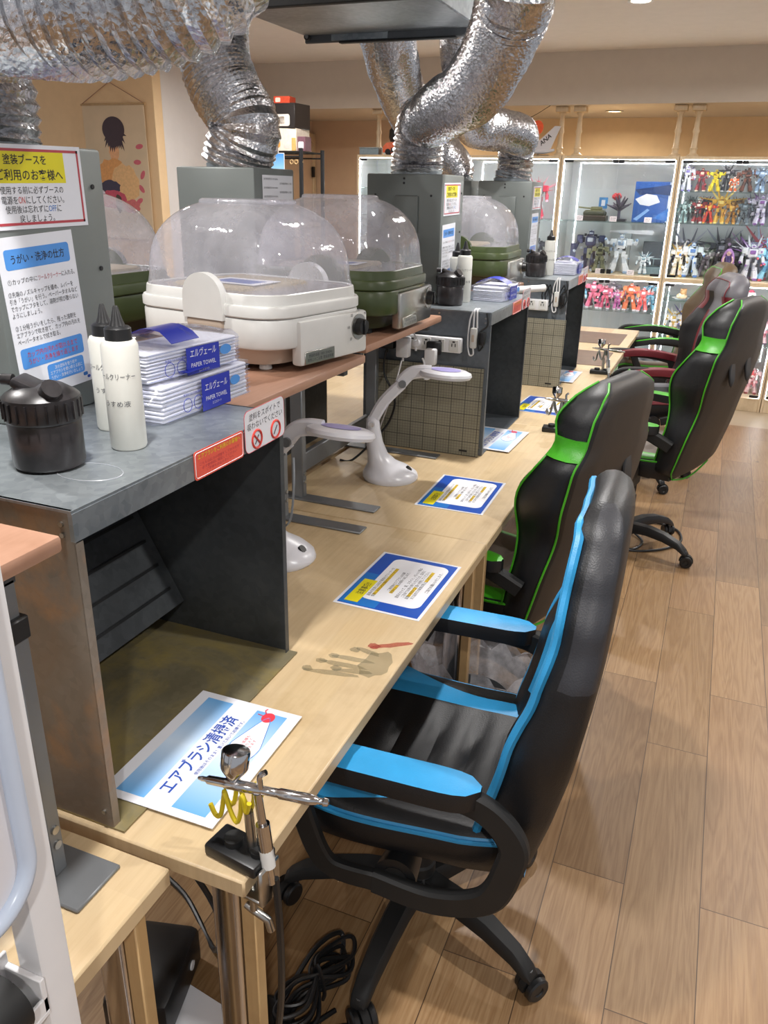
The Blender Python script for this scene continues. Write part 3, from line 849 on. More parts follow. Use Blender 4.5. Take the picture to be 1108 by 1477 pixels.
def wash_notice(y, z, x, label, wd=.16, tilt=2):
    h = wd * 1.56; k = wd / .16
    o = sheet('washing_notice', label, 'notice', wd, h, 'lam', face_px(x, y, z, R(tilt)), group='blue and white washing notices on the hoods')
    panel(o, 'blue_panel', 0, .092 * k, .136 * k, .030 * k, 'blue_lt', r=.005 * k)
    lettering('うがい・洗浄の仕方', 0, .092 * k, .112 * k, .014 * k, 'ink', o, bold=.01)
    lettering('①カップの中に', -.040 * k, .060 * k, .060 * k, .0085 * k, 'ink', o)
    lettering('ツールクリーナー', .017 * k, .060 * k, .050 * k, .0085 * k, 'red_border', o)
    lettering('に入れる。', .058 * k, .060 * k, .030 * k, .0085 * k, 'ink', o)
    lettering('②先端のノズルキャップを緩め、レバーを\n引き「うがい」を行う。ペーパータオルなど\nでカップにフタをして、溶剤が飛び散らない\nようにしましょう。', 0, .026 * k, .146 * k, .040 * k, 'ink', o, align='LEFT')
    lettering('③１分程うがいをしたら、残った溶剤を\nエアブラシで吹き捨て、カップ内の汚れを\nペーパータオルで拭き取る。', -.002 * k, -.020 * k, .140 * k, .030 * k, 'ink', o, align='LEFT')
    panel(o, 'blue_panel', -.002 * k, -.058 * k, .138 * k, .032 * k, 'blue_lt', r=.005 * k)
    lettering('カップ内の汚れが取れるまで\nうがい・洗浄を繰り返します', -.002 * k, -.058 * k, .112 * k, .021 * k, 'red', o)
    panel(o, 'blue_panel', .020 * k, -.092 * k, .084 * k, .029 * k, 'blue_lt', r=.005 * k)
    lettering('次の塗料を使う前や\nエアブラシを使い終える前に\nうがい・洗浄を行いましょう', .020 * k, -.092 * k, .074 * k, .022 * k, 'paper', o)
    g = G(); g.prism(rrect(.010 * k, .006 * k, .002 * k, 3, .062 * k, -.111 * k), .0008, .0012, 'blue'); g.prism(rrect(.007 * k, .005 * k, .002 * k, 3, .069 * k, -.117 * k), .0008, .0012, 'blue2'); g.build('droplet_mark', o)
booth_notice(1.0555, 1.573, -1.0295, 'red bordered white notice with a yellow heading on the nearest hood')
wash_notice(1.045, 1.375, -1.0295, 'white washing instructions with blue boxes on the nearest hood', .165, 3)
booth_notice(2.945, 1.555, -.9395, 'small red bordered notice on the second hood', .19)
wash_notice(2.925, 1.355, -.9395, 'blue and white washing instructions on the second hood', .15, 2)
booth_notice(4.31, 1.56, -.9245, 'red bordered notice seen edge on upon the third hood', .19)
wash_notice(4.30, 1.37, -.9245, 'blue and white washing instructions seen edge on upon the third hood', .15, 1)

def caution_sheet(x, y, label, rot=0, z=.7004):
    wd, h = .302, .212
    o = sheet('caution_sheet', label, 'notice', wd, h, 'lam', on_table(x, y, z, rot), group='blue bordered caution sheets lying on the tables')
    panel(o, 'blue_border', 0, 0, wd - .014, h - .014, 'blue2', .0008, t=.0002)
    panel(o, 'sky_band', -.06, .052, wd - .14, h - .120, 'blue', .0010, t=.0002)
    panel(o, 'white_field', .010, -.012, .232, .148, 'paper', .0012, r=.022, t=.0002)
    panel(o, 'yellow_panel', -.072, .070, .118, .034, 'yellow', .0014, t=.0002)
    lettering('注意事項!!', -.062, .068, .062, .018, 'ink', o, .0017, bold=.01)
    panel(o, 'amber_highlight', -.005, .0345, .150, .0085, 'hilite', .0014, t=.0002)
    lettering('器具の洗浄には必ず専用のクリーナーを\n使用し決められた場所で行ってください', -.010, .040, .160, .020, 'ink', o, .0017)
    lettering('ご使用後のエアブラシは分解\n洗浄の上、元の場所へ戻します。', .002, .006, .118, .019, 'ink', o, .0017)
    panel(o, 'amber_highlight', -.035, .0015, .045, .0085, 'hilite', .0014, t=.0002)
    lettering('塗料のカップ、筆、スポイト、パレット等は\nご自身でお持ち帰りいただくか、店内に\n設置の専用のゴミ箱へ分別してください。\nまた店内での飲食は禁止しております。', .012, -.036, .170, .044, 'ink', o, .0017)
    panel(o, 'amber_highlight', -.03, -.0425, .050, .0085, 'hilite', .0014, t=.0002)
    panel(o, 'amber_highlight', .060, -.054, .055, .0085, 'hilite', .0014, t=.0002)
    lettering('ご協力お願いいたします。', .035, -.074, .115, .0095, 'ink', o, .0017)
    return o
caution_sheet(-.598, 1.612, 'blue bordered caution sheet on the nearest table, beside the blue chair', R(-1))
caution_sheet(-.645, 2.270, 'blue bordered caution sheet on the second table, in front of the upright lamp', R(1))
caution_sheet(-.645, 3.510, 'blue bordered caution sheet on the third table, beside the second airbrush', R(-3))
caution_sheet(-1.60, 2.60, 'blue bordered caution sheet on the table of the row behind, seen through the rack', R(180))

def clean_card(x, y, label, rot=0):
    wd, h = .292, .206
    o = sheet('cleaned_card', label, 'notice', wd, h, 'lam', on_table(x, y, .7052, rot), group='airbrush cleaned cards lying at the booth mouths')
    iw, ih = wd - .030, h - .044
    panel(o, 'sky_band', 0, ih / 2 - .026, iw, .052, 'card_grad')
    panel(o, 'sky_band', 0, -ih / 2 + .030, iw, .060, 'card_grad')
    lettering('エアブラシ清掃済', -.005, .010, .205, .031, 'ink_blue', o, bold=.015)
    lettering('使用後はそのまま！置いておいて結構です。', .018, -.014, .150, .0075, 'ink_blue', o)
    # water-drop outline with pink lines inside
    pts = []
    for k in range(40):
        a = 2 * PI * k / 40
        px = .036 + .052 * math.cos(a) + (.030 * max(0, math.cos(a)) ** 3); py = -.052 + .027 * math.sin(a) * (1 - .35 * max(0, math.cos(a)))
        pts.append((px, py))
    G().prism(pts, .0011, .0013, 'paper').build('droplet_shape', o)
    G().tube([(a, b, .0014) for a, b in pts], .0006, 'blue', 5, True).build('droplet_outline', o)
    lettering('次のお客様も\n気持ちよく\n使えます', .040, -.052, .045, .022, 'pink_red', o, .0015)
    g = G(); g.prism([(.118 + .014 * math.cos(2 * PI * k / 24), -.050 + .012 * math.sin(2 * PI * k / 24)) for k in range(24)], .0012, .0015, 'pink_red')
    g.tube(bez([(.126, -.042, .0016), (.135, -.036, .0016), (.140, -.038, .0016)], 5), .0011, 'pink_red', 5); g.tube(bez([(.120, -.038, .0016), (.121, -.028, .0016)], 5), .0009, 'pink_red', 5)
    g.build('red_drop_mark', o)
clean_card(-.667, .898, 'blue and white airbrush card with a red drop, at the nearest booth mouth', R(1))
clean_card(-.71, 2.89, 'blue and white airbrush card under the mouth of the second booth', R(-2))
clean_card(-.705, 4.16, 'blue and white airbrush card under the mouth of the third booth', R(0))

def lip_labels(x, y1, wa, wb, z0, which, full=True):
    hgt = .046
    o = sheet('booth_label', 'red label with yellow heading on the front lip of the %s booth' % which, 'label', wa, hgt, 'label_red', face_px(x, y1 + wa / 2, z0 + .021), r=.006, group='red labels on the booth lips')
    G().tube([(px, py, .0009) for px, py in rrect(wa - .006, hgt - .006, .005)], .0006, 'paper', 5, True).build('white_rule', o)
    lettering('エアブラシをご利用のお客様へ', 0, .013, wa * .86, .0085, 'yellow', o, .001)
    lettering('こちらは圧力の調整をしております\n必ず使用前に確認してください\nご不明な点はスタッフへ', 0, -.006, wa * .8, .018, 'red_border', o, .001)
    hb = .073
    o = sheet('handwritten_card', 'white handwritten card with two red circles on the lip of the %s booth' % which, 'label', wb, hb, 'lam', face_px(x + .001, y1 + wa + .004 + wb / 2, z0 + .036, R(1)), r=.012, group='white cards on the booth lips')
    G().tube([(px, py, .0006) for px, py in rrect(wb, hb, .012)], .0006, 'red_border', 5, True).build('red_rule', o)
    lettering('塗料をスポイトで\n吸わないでください', 0, .016, wb * .88, .028, 'ink', o, .001, italic=.15)
    for cx_, rr, bar in ((-.030, .0155, True), (.034, .0155, False)):
        g = G(); g.tube([(cx_ + rr * math.cos(2 * PI * k / 28), -.018 + rr * math.sin(2 * PI * k / 28), .0012) for k in range(28)], .0022, 'red', 6, True)
        if bar: g.tube([(cx_ - rr * .7, -.018 + rr * .7, .0015), (cx_ + rr * .7, -.018 - rr * .7, .0015)], .0018, 'red', 6)
        g.build('prohibition_ring' if bar else 'permission_ring', o)
        g = G(); g.tube([(cx_ - .006, -.026, .001), (cx_ + .006, -.012, .001)], .0011, 'ink_grey', 6); g.build('dropper_drawing', o)
lip_labels(-.6935, .955, .140, .134, 1.163, 'nearest')
lip_labels(-.6915, 2.965, .140, .134, 1.163, 'second')
lip_labels(-.6515, 4.16, .135, .13, 1.163, 'third')

# ================================================================ things on the booths
def pot(x, y, label, s=1.0, z=1.2055):
    t = empty('cleaning_pot', label, 'pot', (x, y, z), R(20), 'paint cleaning pots')
    G().lathe([(.020 * s, 0), (.044 * s, .001), (.0475 * s, .006), (.048 * s, .062 * s), (.045 * s, .068 * s), (.043 * s, .07 * s)], 'dirtypot', 30).build('jar', t)
    ld = G().lathe([(.049 * s, .066 * s), (.0505 * s, .069 * s), (.050 * s, .098 * s), (.046 * s, .102 * s), (.030 * s, .112 * s), (.0, .113 * s)], 'potlid', 30)
    for k in range(24):
        a = 2 * PI * k / 24
        ld.box((.0505 * s * math.cos(a), .0505 * s * math.sin(a), .082 * s), (.002, .004, .024 * s), 'potlid', T=None)
    ld = ld.build('lid', t)
    g = G(); T = Matrix.Translation((-.006, 0, .108 * s)) @ Matrix.Rotation(R(24), 4, 'Y')
    g.box((0, 0, 0), (.055 * s, .042 * s, .014 * s), 'potlid', .005, 2, T); g.cyl((-.035 * s, 0, .118 * s), (-.05 * s, 0, .118 * s), .008, 'potlid', 14)
    g.cyl((.016 * s, -.02 * s, .10 * s), (.030 * s, -.03 * s, .115 * s), .014, 'potlid', 14)
    g.build('spray_holder', ld)
    return t
def bottle(x, y, label, h=.162, r=.027, txt=True, rot=0, z=1.2055, yaw=0):
    t = empty('squeeze_bottle', label, 'bottle', (x, y, z), R(rot), 'white squeeze bottles')
    b = G().lathe([(.0, 0), (r - .002, 0), (r, .004), (r, h - .006), (r - .003, h), (r * .6, h + .002), (.012, h + .006)], 'bottle', 28).build('bottle_body', t)
    G().lathe([(.016, h + .001), (.0195, h + .002), (.0195, h + .018), (.016, h + .021), (.0115, h + .022), (.0085, h + .030), (.004, h + .048), (.003, h + .050)], 'black', 20).build('nozzle_cap', t)
    if txt:
        for zz, s_ in ((h * .70, 'ツールクリーナー'), (h * .45, 'うすめ液')):
            cu = lettering(s_, 0, 0, .062 if zz > h * .6 else .04, .009, 'ink_grey', b, 0)
            for v in cu.data.vertices:
                a = v.co.x / r
                v.co = Vector(((r + .0004) * math.cos(a), (r + .0004) * math.sin(a), zz + v.co.y))
    return t
m['crease'] = M('faint_print_lines', '#9AA6CE', .4, var=.05)
def towel_pack(x, y, z, rz, label, L=.215, W=.105, H=.062, opened=False, seed=0):
    """a wrapped stack of folded paper towels: long side local Y, printed front looks along +X"""
    t = empty('paper_towel_pack', label, 'paper towels', (x, y, z), rz, 'wrapped paper towel packs')
    rnd = random.Random(seed)
    g = G(); n = 9
    for k in range(n):
        zz = H * (k + .5) / n
        g.box((rnd.uniform(-.001, .001), rnd.uniform(-.0015, .0015), zz), (W - .004, L - .006, H / n - .0008), 'paper', .002)
    g.build('folded_towels', t)
    xf = W / 2 + .0062
    T = lambda yy, zz: Matrix(((0, 0, 1, xf), (1, 0, 0, yy), (0, 1, 0, zz), (0, 0, 0, 1)))
    pb = panel(t, 'blue_label', 0, 0, .088, H * .94, 'towel_blue', T=T(.015, H * .48), z=0)
    lettering('エルヴェール', 0, .013, .070, .014, 'paper', pb, .0006, T(.015, H * .48), italic=.2)
    lettering('PAPER TOWEL', 0, -.008, .066, .0075, 'paper', pb, .0006, T(.015, H * .48))
    lettering('エコスマート', 0, -.019, .028, .005, 'paper', pb, .0006, T(.015, H * .48))
    g = G()
    for yy in (-.072, -.042):
        G().tube([(xf + .0006, yy + .012 * math.cos(2 * PI * k / 20), H * .36 + .012 * math.sin(2 * PI * k / 20)) for k in range(20)], .0006, 'towel_blue', 5, True).build('printed_ring', t)
    G().prism([(.092 - .015 + .016 * math.cos(2 * PI * k / 20), .009 * math.sin(2 * PI * k / 20)) for k in range(20)], 0, .0005, 'blue_lt', T(.0, H * .62)).build('printed_oval', t)
    for k in range(7):
        g.span((xf, -L / 2 + .004, H * (k + .6) / 7), (xf + .0002, -.035, H * (k + .6) / 7 + .0007), 'crease'); g.span((xf, .062, H * (k + .6) / 7), (xf + .0002, L / 2 - .004, H * (k + .6) / 7 + .0007), 'crease')
    g.build('printed_marks', t)
    lettering('無漂白パルプ100%使用', -.057, .0, .05, .006, 'towel_blue', t, .0004, T(0, H * .66))
    # crinkled clear wrapper
    g = G(); nx, ny = 7, 16; rows = []
    top = lambda i, j: H + .003 + (.022 * math.sin(PI * j / ny) * (1 - abs(2 * i / nx - 1) ** 2) if opened else .004) + rnd.uniform(-.002, .006 if opened else .003)
    rings = []
    for j in range(ny + 1):
        yy = -L / 2 - .012 + (L + .024) * j / ny; ex = .004 if 0 < j < ny else -.012
        r_ = []
        for i in range(nx + 1): r_.append((-W / 2 - ex + (W + 2 * ex) * i / nx, yy + rnd.uniform(-.003, .003), top(i, j) if 0 < j < ny else H * .6))
        r_ += [(W / 2 + ex + rnd.uniform(-.001, .002), yy, H * .6), (W / 2 + ex, yy, .002), (-W / 2 - ex, yy, .002), (-W / 2 - ex, yy, H * .6)]
        rings.append(r_)
    seg = len(rings[0]); mats = ['film'] * seg
    wr = G().loft(rings, mats, True, True).build('plastic_wrapper', t, smooth=25)
    # printed blue bands over the top of the wrapper
    g = G(); pts_a, pts_b = [], []
    for i in range(nx + 1):
        xx = -W / 2 + W * i / nx
        zt = H + .007 + (.022 * math.sin(PI * .38) * (1 - abs(2 * i / nx - 1) ** 2) if opened else .004)
        pts_a.append((xx, -.055 + rnd.uniform(-.004, .004), zt + .0022)); pts_b.append((xx, .012 + rnd.uniform(-.004, .004), zt + .0034))
    pa2 = [(p[0], p[1], p[2] - .0008) for p in pts_a]; pb2 = [(p[0], p[1], p[2] - .0008) for p in pts_b]
    g.loft([[a, b, c, d] for a, b, c, d in zip(pts_a, pts_b, pb2, pa2)], 'towel_blue', True, True)
    g.build('printed_top_band', wr)
    return t
pot(-.848, .828, 'paint stained cleaning pot on the nearest booth, in front of the washing notice', 1.03)
bottle(-.803, .945, 'white squeeze bottle with lettering, standing in front on the nearest booth', rot=-75)
bottle(-.893, 1.02, 'white squeeze bottle half hidden behind the front one on the nearest booth', h=.15, rot=-60)
towel_pack(-.876, 1.195, 1.2055, R(-1), 'sealed blue and white paper towel pack, the lower of two on the nearest booth', .265, seed=1)
towel_pack(-.890, 1.185, 1.272, R(-6), 'opened crumpled paper towel pack on top of the other on the nearest booth', .245, H=.05, opened=True, seed=2)
pot(-.885, 2.80, 'dark cleaning pot on the second booth, left of the white bottle', 1.0)
bottle(-.865, 2.90, 'white squeeze bottle right of the dark pot on the second booth', rot=-60)
bottle(-.905, 2.935, 'white squeeze bottle behind the front one on the second booth', rot=-60, h=.153)
towel_pack(-.785, 3.06, 1.2055, R(-3), 'opened paper towel pack on the second booth, over the white card', .20, .12, .05, opened=True, seed=4)
pot(-.84, 4.02, 'dark cleaning pot on the third booth', 1.0)
bottle(-.80, 4.13, 'white squeeze bottle on the third booth, between pot and towels', rot=-60)
towel_pack(-.735, 4.275, 1.2055, R(0), 'paper towel pack with a blue corner label on the third booth', .20, .12, .055, opened=True, seed=6)
m['ring_stain'] = clear('dried_ring_stain', .3, '#EDEFF2', .3, '#C9CDD2')
g = G(); g.tube([(-.775 + .05 * math.cos(2 * PI * k / 30), .825 + .035 * math.sin(2 * PI * k / 30), 1.2054) for k in range(30)], .0009, 'ring_stain', 5, True)
tag(g.build('dried_ring'), 'dried pale ring on the booth top in front of the stained pot', 'stain')

# power strips, plugs, hanging switches and leaning cutting mats on the booths' near sides
def power_strip(x0, x1, yf, z, label):
    t = empty('power_strip', label, 'power strip', ((x0 + x1) / 2, yf, z), 0, 'white power strips')
    L = x1 - x0
    G().box((0, -.014, 0), (L, .028, .05), 'white', .004, 2).build('strip_body', t)
    n = max(1, round(L / .047))
    for k in range(n):
        px = -L / 2 + (k + .5) * L / n
        s_ = G(); s_.box((px, -.0285, .0), (.034, .002, .040), 'offwhite', .003)
        for dx in (-.006, .006): s_.box((px + dx, -.0298, .002), (.003, .001, .011), 'black')
        s_.box((px, -.0298, .013), (.009, .001, .005), 'black'); s_.build('socket', t)
    return t
power_strip(-1.085, -.785, 2.665, 1.09, 'white power strip with plugs on the side of the second booth')
power_strip(-.84, -.735, 3.895, 1.09, 'short white power strip on the side of the third booth')
def plug(x, y, z, mat, d, label, rz=0):
    t = empty('power_plug', label, 'plug', (x, y, z), rz, 'plugs in the power strips')
    G().box((0, -d[1] / 2, 0), d, mat, .006, 2).build('plug_body', t)
    G().cyl((0, -d[1] * .6, -d[2] / 2), (0, -d[1] * .6, -d[2] / 2 - .014), .004, mat, 10).build('cord_relief', t)
plug(-1.045, 2.635, 1.085, 'black', (.055, .035, .04), 'flat black plug, leftmost in the power strip')
plug(-.985, 2.635, 1.075, 'white', (.045, .04, .07), 'tall white adapter plug in the power strip')
plug(-.94, 2.635, 1.09, 'white', (.022, .03, .022), 'small white plug right of the white adapter')
plug(-.875, 2.635, 1.08, 'black', (.05, .03, .045), 'square black adapter plug in the power strip')
plug(-.875, 2.604, 1.055, 'white', (.04, .03, .055), 'white plug hanging on the square black adapter')
def cable(pts, r, mat, label, name='cable', n=8):
    return tag(G().tube(bez(pts, n), r, mat, 8).build(name), label, 'cable')
cable([(-.985, 2.60, 1.03), (-.995, 2.57, .95), (-1.01, 2.52, .86), (-1.02, 2.46, .77), (-1.0, 2.42, .7055), (-.95, 2.44, .704), (-.90, 2.45, .704)], .0028, 'white', 'thin white cable from the white adapter down to the lamp')
cable([(-1.045, 2.60, 1.06), (-1.05, 2.60, .98), (-1.0, 2.58, .90), (-.985, 2.5, .84), (-1.02, 2.45, .78), (-1.09, 2.42, .704), (-1.13, 2.40, .704)], .004, 'black', 'black cable hanging from the black plug behind the upright lamp')
cable([(-.93, 2.61, 1.10), (-.96, 2.58, 1.16), (-.99, 2.56, 1.165)], .003, 'white', 'short white cable rising from the small plug to the board')
cable([(-.875, 2.585, 1.02), (-.865, 2.575, .99), (-.885, 2.56, .985), (-.89, 2.57, 1.03), (-.90, 2.575, 1.05)], .0035, 'white', 'white cable loop under the plug on the black adapter')
cable([(-1.10, 1.90, 1.16), (-1.12, 1.86, 1.05), (-1.13, 1.82, .9), (-1.09, 1.80, .78), (-1.05, 1.85, .704), (-1.1, 1.95, .704)], .004, 'black', 'black cable hanging behind the steel rack of the white dryer')
def hanging_switch(x, y, zt, label, coil=False):
    t = empty('cord_switch', label, 'switch', (x, y, zt), 0, 'cord switches hanging over the booths')
    g = G().box((0, -.014, -.085), (.024, .018, .07), 'offwhite', .006, 2).build('switch_body', t)
    G().box((0, -.0235, -.085), (.009, .002, .024), 'beige_pl', .002).build('rocker', g)
    g = G(); g.tube(bez([(-.004, .02, .008), (-.004, -.006, .006), (-.004, -.010, -.02), (-.003, -.013, -.052)], 6), .0032, 'white', 7)
    g.tube(bez([(.006, .02, .008), (.006, -.006, .006), (.008, -.010, -.03), (.010, -.012, -.052)], 6), .0032, 'white', 7)
    g.tube(bez([(0, -.014, -.12), (.002, -.016, -.14), (-.012, -.014, -.142), (-.02, -.012, -.10), (-.018, -.010, -.03), (-.008, -.008, .004)], 6), .0028, 'white', 7)
    g.build('white_cord', t)
    g = G(); g.box((.030, -.012, -.085), (.02, .02, .045), 'black', .005, 2)
    g.tube(bez([(.035, -.012, -.11), (.02, -.014, -.125), (.018, -.014, -.07), (.045, -.012, -.04), (.04, -.010, 0)], 6), .003, 'black', 7)
    if coil:
        for dx in (-.05, -.035, .03): g.tube(bez([(dx, -.012, -.02), (dx - .02, -.014, -.07), (dx, -.014, -.12), (dx + .02, -.012, -.08), (dx, -.010, -.02)], 6), .0026, 'black', 7)
    g.build('black_plug', t)
hanging_switch(-.745, 2.664, 1.205, 'white cord switch hanging on the near side of the second booth')
hanging_switch(-.70, 3.894, 1.205, 'white cord switch with coiled black cable on the side of the third booth', True)
def cutting_mat(x0, x1, y, h, label, lean=2):
    o = G().box(((0), 0, h / 2), (x1 - x0, .004, h), 'grid').build('cutting_mat')
    o.location = ((x0 + x1) / 2, y, .7005); o.rotation_euler = (R(-lean), 0, 0)
    g = G().box((.5 * (x1 - x0) - .055, -.0024, .018), (.03, .0006, .007), 'black').build('maker_mark', o)
    return tag(o, label, 'cutting mat', 'ruled cutting mats leaning on the booths')
cutting_mat(-1.125, -.703, 2.648, .315, 'ruled grey cutting mat leaning on the second booth behind the lamp')
cutting_mat(-.955, -.645, 3.878, .325, 'ruled grey cutting mat leaning on the third booth')
for (y0, y1, lab) in ((5.26, 5.72, 'dark brown desk mat at the far end of the row'), (4.53, 4.98, 'dark brown desk mat nearer the third booth')):
    tag(G().prism(rrect(.35, y1 - y0, .008, 3), 0, .002, 'matbrown').build('desk_mat', loc=(-.70, (y0 + y1) / 2, .7003)), lab, 'desk mat', 'dark desk mats')

# ================================================================ magnifier lamps
def magnifier(x, y, label, rz, roll=0):
    t = empty('magnifier_lamp', label, 'lamp', (x, y, .7003), rz, 'white magnifier lamps')
    g = G(); rings = []
    for zz, rx, ry, ox in ((0, .088, .088, 0), (.006, .092, .090, 0), (.018, .090, .088, -.002), (.034, .074, .078, -.010), (.05, .050, .060, -.026), (.08, .034, .042, -.044), (.12, .027, .033, -.054), (.165, .023, .028, -.060), (.195, .021, .026, -.062), (.205, .014, .018, -.062)):
        rings.append([(ox + rx * math.cos(2 * PI * k / 28), ry * math.sin(2 * PI * k / 28), zz) for k in range(28)])
    g.loft(rings, 'lens'); g = g.build('base', t, smooth=60)
    b = G(); T = Matrix.Translation((.0605, 0, .0335)) @ Matrix.Rotation(R(44), 4, 'Y'); b.lathe([(.0, .004), (.011, .004), (.012, .001), (.012, -.004)], 'black', 18, T); b.build('switch_button', g)
    g = G(); g.cyl((-.062, -.031, .185), (-.062, .031, .185), .012, 'lens', 18); g.cyl((-.062, -.034, .185), (-.062, -.030, .185), .008, 'chrome', 14); g.cyl((-.062, .030, .185), (-.062, .034, .185), .008, 'chrome', 14); g.build('hinge', t)
    pa, pb = (-.062, 0, .190), (.028, 0, .315)
    G().tube(bez([pa, (-.026, 0, .256), pb], 8), 0, 'lens', flat=(.036, .030), up=(0, 1, 0)).build('lower_arm', t)
    G().cyl((pb[0] + .004, -.02, pb[2] + .002), (pb[0] + .004, .02, pb[2] + .002), .012, 'steel', 14).build('elbow', t)
    G().tube(bez([(.026, 0, .318), (.052, 0, .347), (.085, 0, .356), (.12, 0, .356)], 8), 0, 'lens', flat=(.040, .026), up=(0, 1, 0)).build('upper_arm', t)
    Th = Matrix.Translation((.165, 0, .352)) @ Matrix.Rotation(R(3), 4, 'Y') @ Matrix.Rotation(R(roll), 4, 'X')
    h = G(); h.lathe([(.0, -.012), (.060, -.012), (.078, -.010), (.083, -.002), (.080, .006), (.066, .012), (.0, .013)], 'lens', 36, Th); h = h.build('lamp_head', t)
    m.setdefault('lilac', M('lilac_print', '#9A93C8', .4, var=.1))
    lettering('LED ルーペ 照明\n安全にお使いください', 0, 0, .07, .022, 'lilac', h, .0135, Th)
    p = G().lathe([(.044, .0132), (.047, .0136), (.044, .0139)], 'lilac', 30, Th).build('printed_ring', h)
    return t
magnifier(-.905, 2.315, 'white magnifier lamp standing upright before the ruled mat', R(16), -4)
magnifier(-.93, 1.62, 'white magnifier lamp half hidden behind the nearest booth', R(4), -11)

# ================================================================ airbrush stands
def airbrush(x, y, label, rz, hose=False, near=False):
    t = empty('airbrush_holder', label, 'airbrush holder', (x, y, .7003), rz, 'airbrush holders clamped to the table edge')
    # local: +X points out over the table edge
    g = G(); g.box((-.02, 0, .010), (.09, .05, .02), 'black', .004, 2); g.cyl((-.03, 0, .02), (-.03, 0, .030), .014, 'black_matt', 18); g.cyl((.012, 0, .02), (.012, 0, .028), .010, 'black_matt', 16); g.build('clamp_block', t)
    g = G(); g.span((.026, -.022, -.05), (.034, .022, .012), 'silver', .003); g.span((-.02, -.020, -.052), (.034, .020, -.044), 'silver', .002); g.cyl((.0, 0, -.09), (.0, 0, -.036), .006, 'silver', 12); g.tube([(-.014, 0, -.088), (0, 0, -.092), (.02, .006, -.105), (.024, .008, -.125)], .006, 'silver', 10); g.build('metal_clamp', t)
    G().cyl((.0, .004, .02), (-.004, .004, .085), .007, 'silver', 12).build('post', t)
    # the wire cradle
    g = G()
    for oy in (-.012, .016):
        P = [(-.058, oy, .085), (-.050, oy, .070), (-.040, oy, .075), (-.036, oy + .004, .105), (-.030, oy, .118), (-.022, oy, .09), (-.012, oy, .075), (-.004, oy, .095), (.0, oy, .125), (.006, oy, .10), (.012, oy, .118)]
        g.tube(bez(P, 5), .0035, 'wire_yellow' if near else 'silver', 8)
    g.build('wire_cradle', t)
    # the brush itself lies in the cradle: a thing held by another thing
    b = empty('airbrush', ('chrome airbrush resting in ' + label.replace('airbrush holder', 'the holder')), 'airbrush', (x, y, .7003), rz, 'chrome airbrushes')
    Tb = Matrix.Translation((-.005, .002, .128)) @ Matrix.Rotation(R(24), 4, 'Z') @ Matrix.Rotation(R(7), 4, 'Y') @ Matrix.Rotation(R(90), 4, 'Y')
    g = G(); g.lathe([(.002, -.066), (.0035, -.060), (.0035, -.055), (.006, -.052), (.0065, -.03), (.0075, -.028), (.0075, .02), (.006, .022), (.006, .045), (.0075, .048), (.0078, .088), (.006, .098), (.0045, .100), (.0045, .106), (.006, .108), (.005, .114), (.001, .116)], 'chrome', 18, Tb); g.build('brush_body', b)
    g = G(); T2 = Matrix.Translation((-.022, -.004, .134)) @ Matrix.Rotation(R(-14), 4, 'X'); g.lathe([(.005, 0), (.009, .006), (.018, .018), (.0195, .022), (.0195, .044), (.018, .046), (.006, .048), (.0, .048)], 'chrome', 26, T2); g.build('colour_cup', b)
    g = G(); g.tube(bez([(.016, .008, .13), (.014, .01, .148), (.022, .014, .156)], 4), .004, 'chrome', 8); g.build('trigger', b)
    g = G(); g.cyl((.012, .006, .122), (.020, .004, .075), .006, 'chrome', 14); g.cyl((.020, .004, .075), (.026, .002, .035), .010, 'chrome', 16); g.cyl((.026, .002, .035), (.031, 0, .008), .010, 'offwhite', 16); g.cyl((.031, 0, .008), (.035, 0, -.02), .006, 'chrome', 14); g.build('air_valve', b)
    if hose:
        cable([(x + .038, y + .0, .685), (x + .045, y - .005, .60), (x + .04, y - .0, .45), (x + .01, y + .02, .25), (x - .03, y + .08, .08), (x - .06, y + .15, .012), (x - .03, y + .24, .008), (x + .05, y + .30, .008)], .0055, 'black', 'black air hose hanging from the nearest airbrush to the floor', 'air_hose')
airbrush(-.480, .728, 'yellow wire airbrush holder clamped to the near table corner', R(-8), True, True)
airbrush(-.50, 3.11, 'metal airbrush holder on the table edge behind the green trimmed chair', R(4))
airbrush(-.50, 4.33, 'metal airbrush holder on the table edge beside the dark desk mats', R(4))
cable([(-.70, 1.250, 1.12), (-.72, 1.243, 1.09), (-.735, 1.241, 1.00), (-.715, 1.242, .972), (-.69, 1.243, .99), (-.683, 1.248, 1.06), (-.69, 1.262, 1.11)], .0022, 'steel', 'thin grey cable loop hanging on the far side wall of the nearest booth')
t = empty('white_tube', 'short white tube lying across the far edge of the second booth', 'tube', (-.72, 3.30, 1.2195)); G().cyl((-.07, -.09, 0), (.05, .09, 0), .0135, 'white', 16).build('tube_body', t); G().cyl((.048, .087, 0), (.052, .093, 0), .015, 'offwhite', 16).build('tube_cap', t)
# ================================================================ gaming chairs
def lerp_tab(tab, z):
    for (a, va), (b, vb) in zip(tab, tab[1:]):
        if z <= b:
            u = (z - a) / (b - a) if b > a else 0
            u = max(0, min(1, u)); u = u * u * (3 - 2 * u)
            return va + (vb - va) * u
    return tab[-1][1]

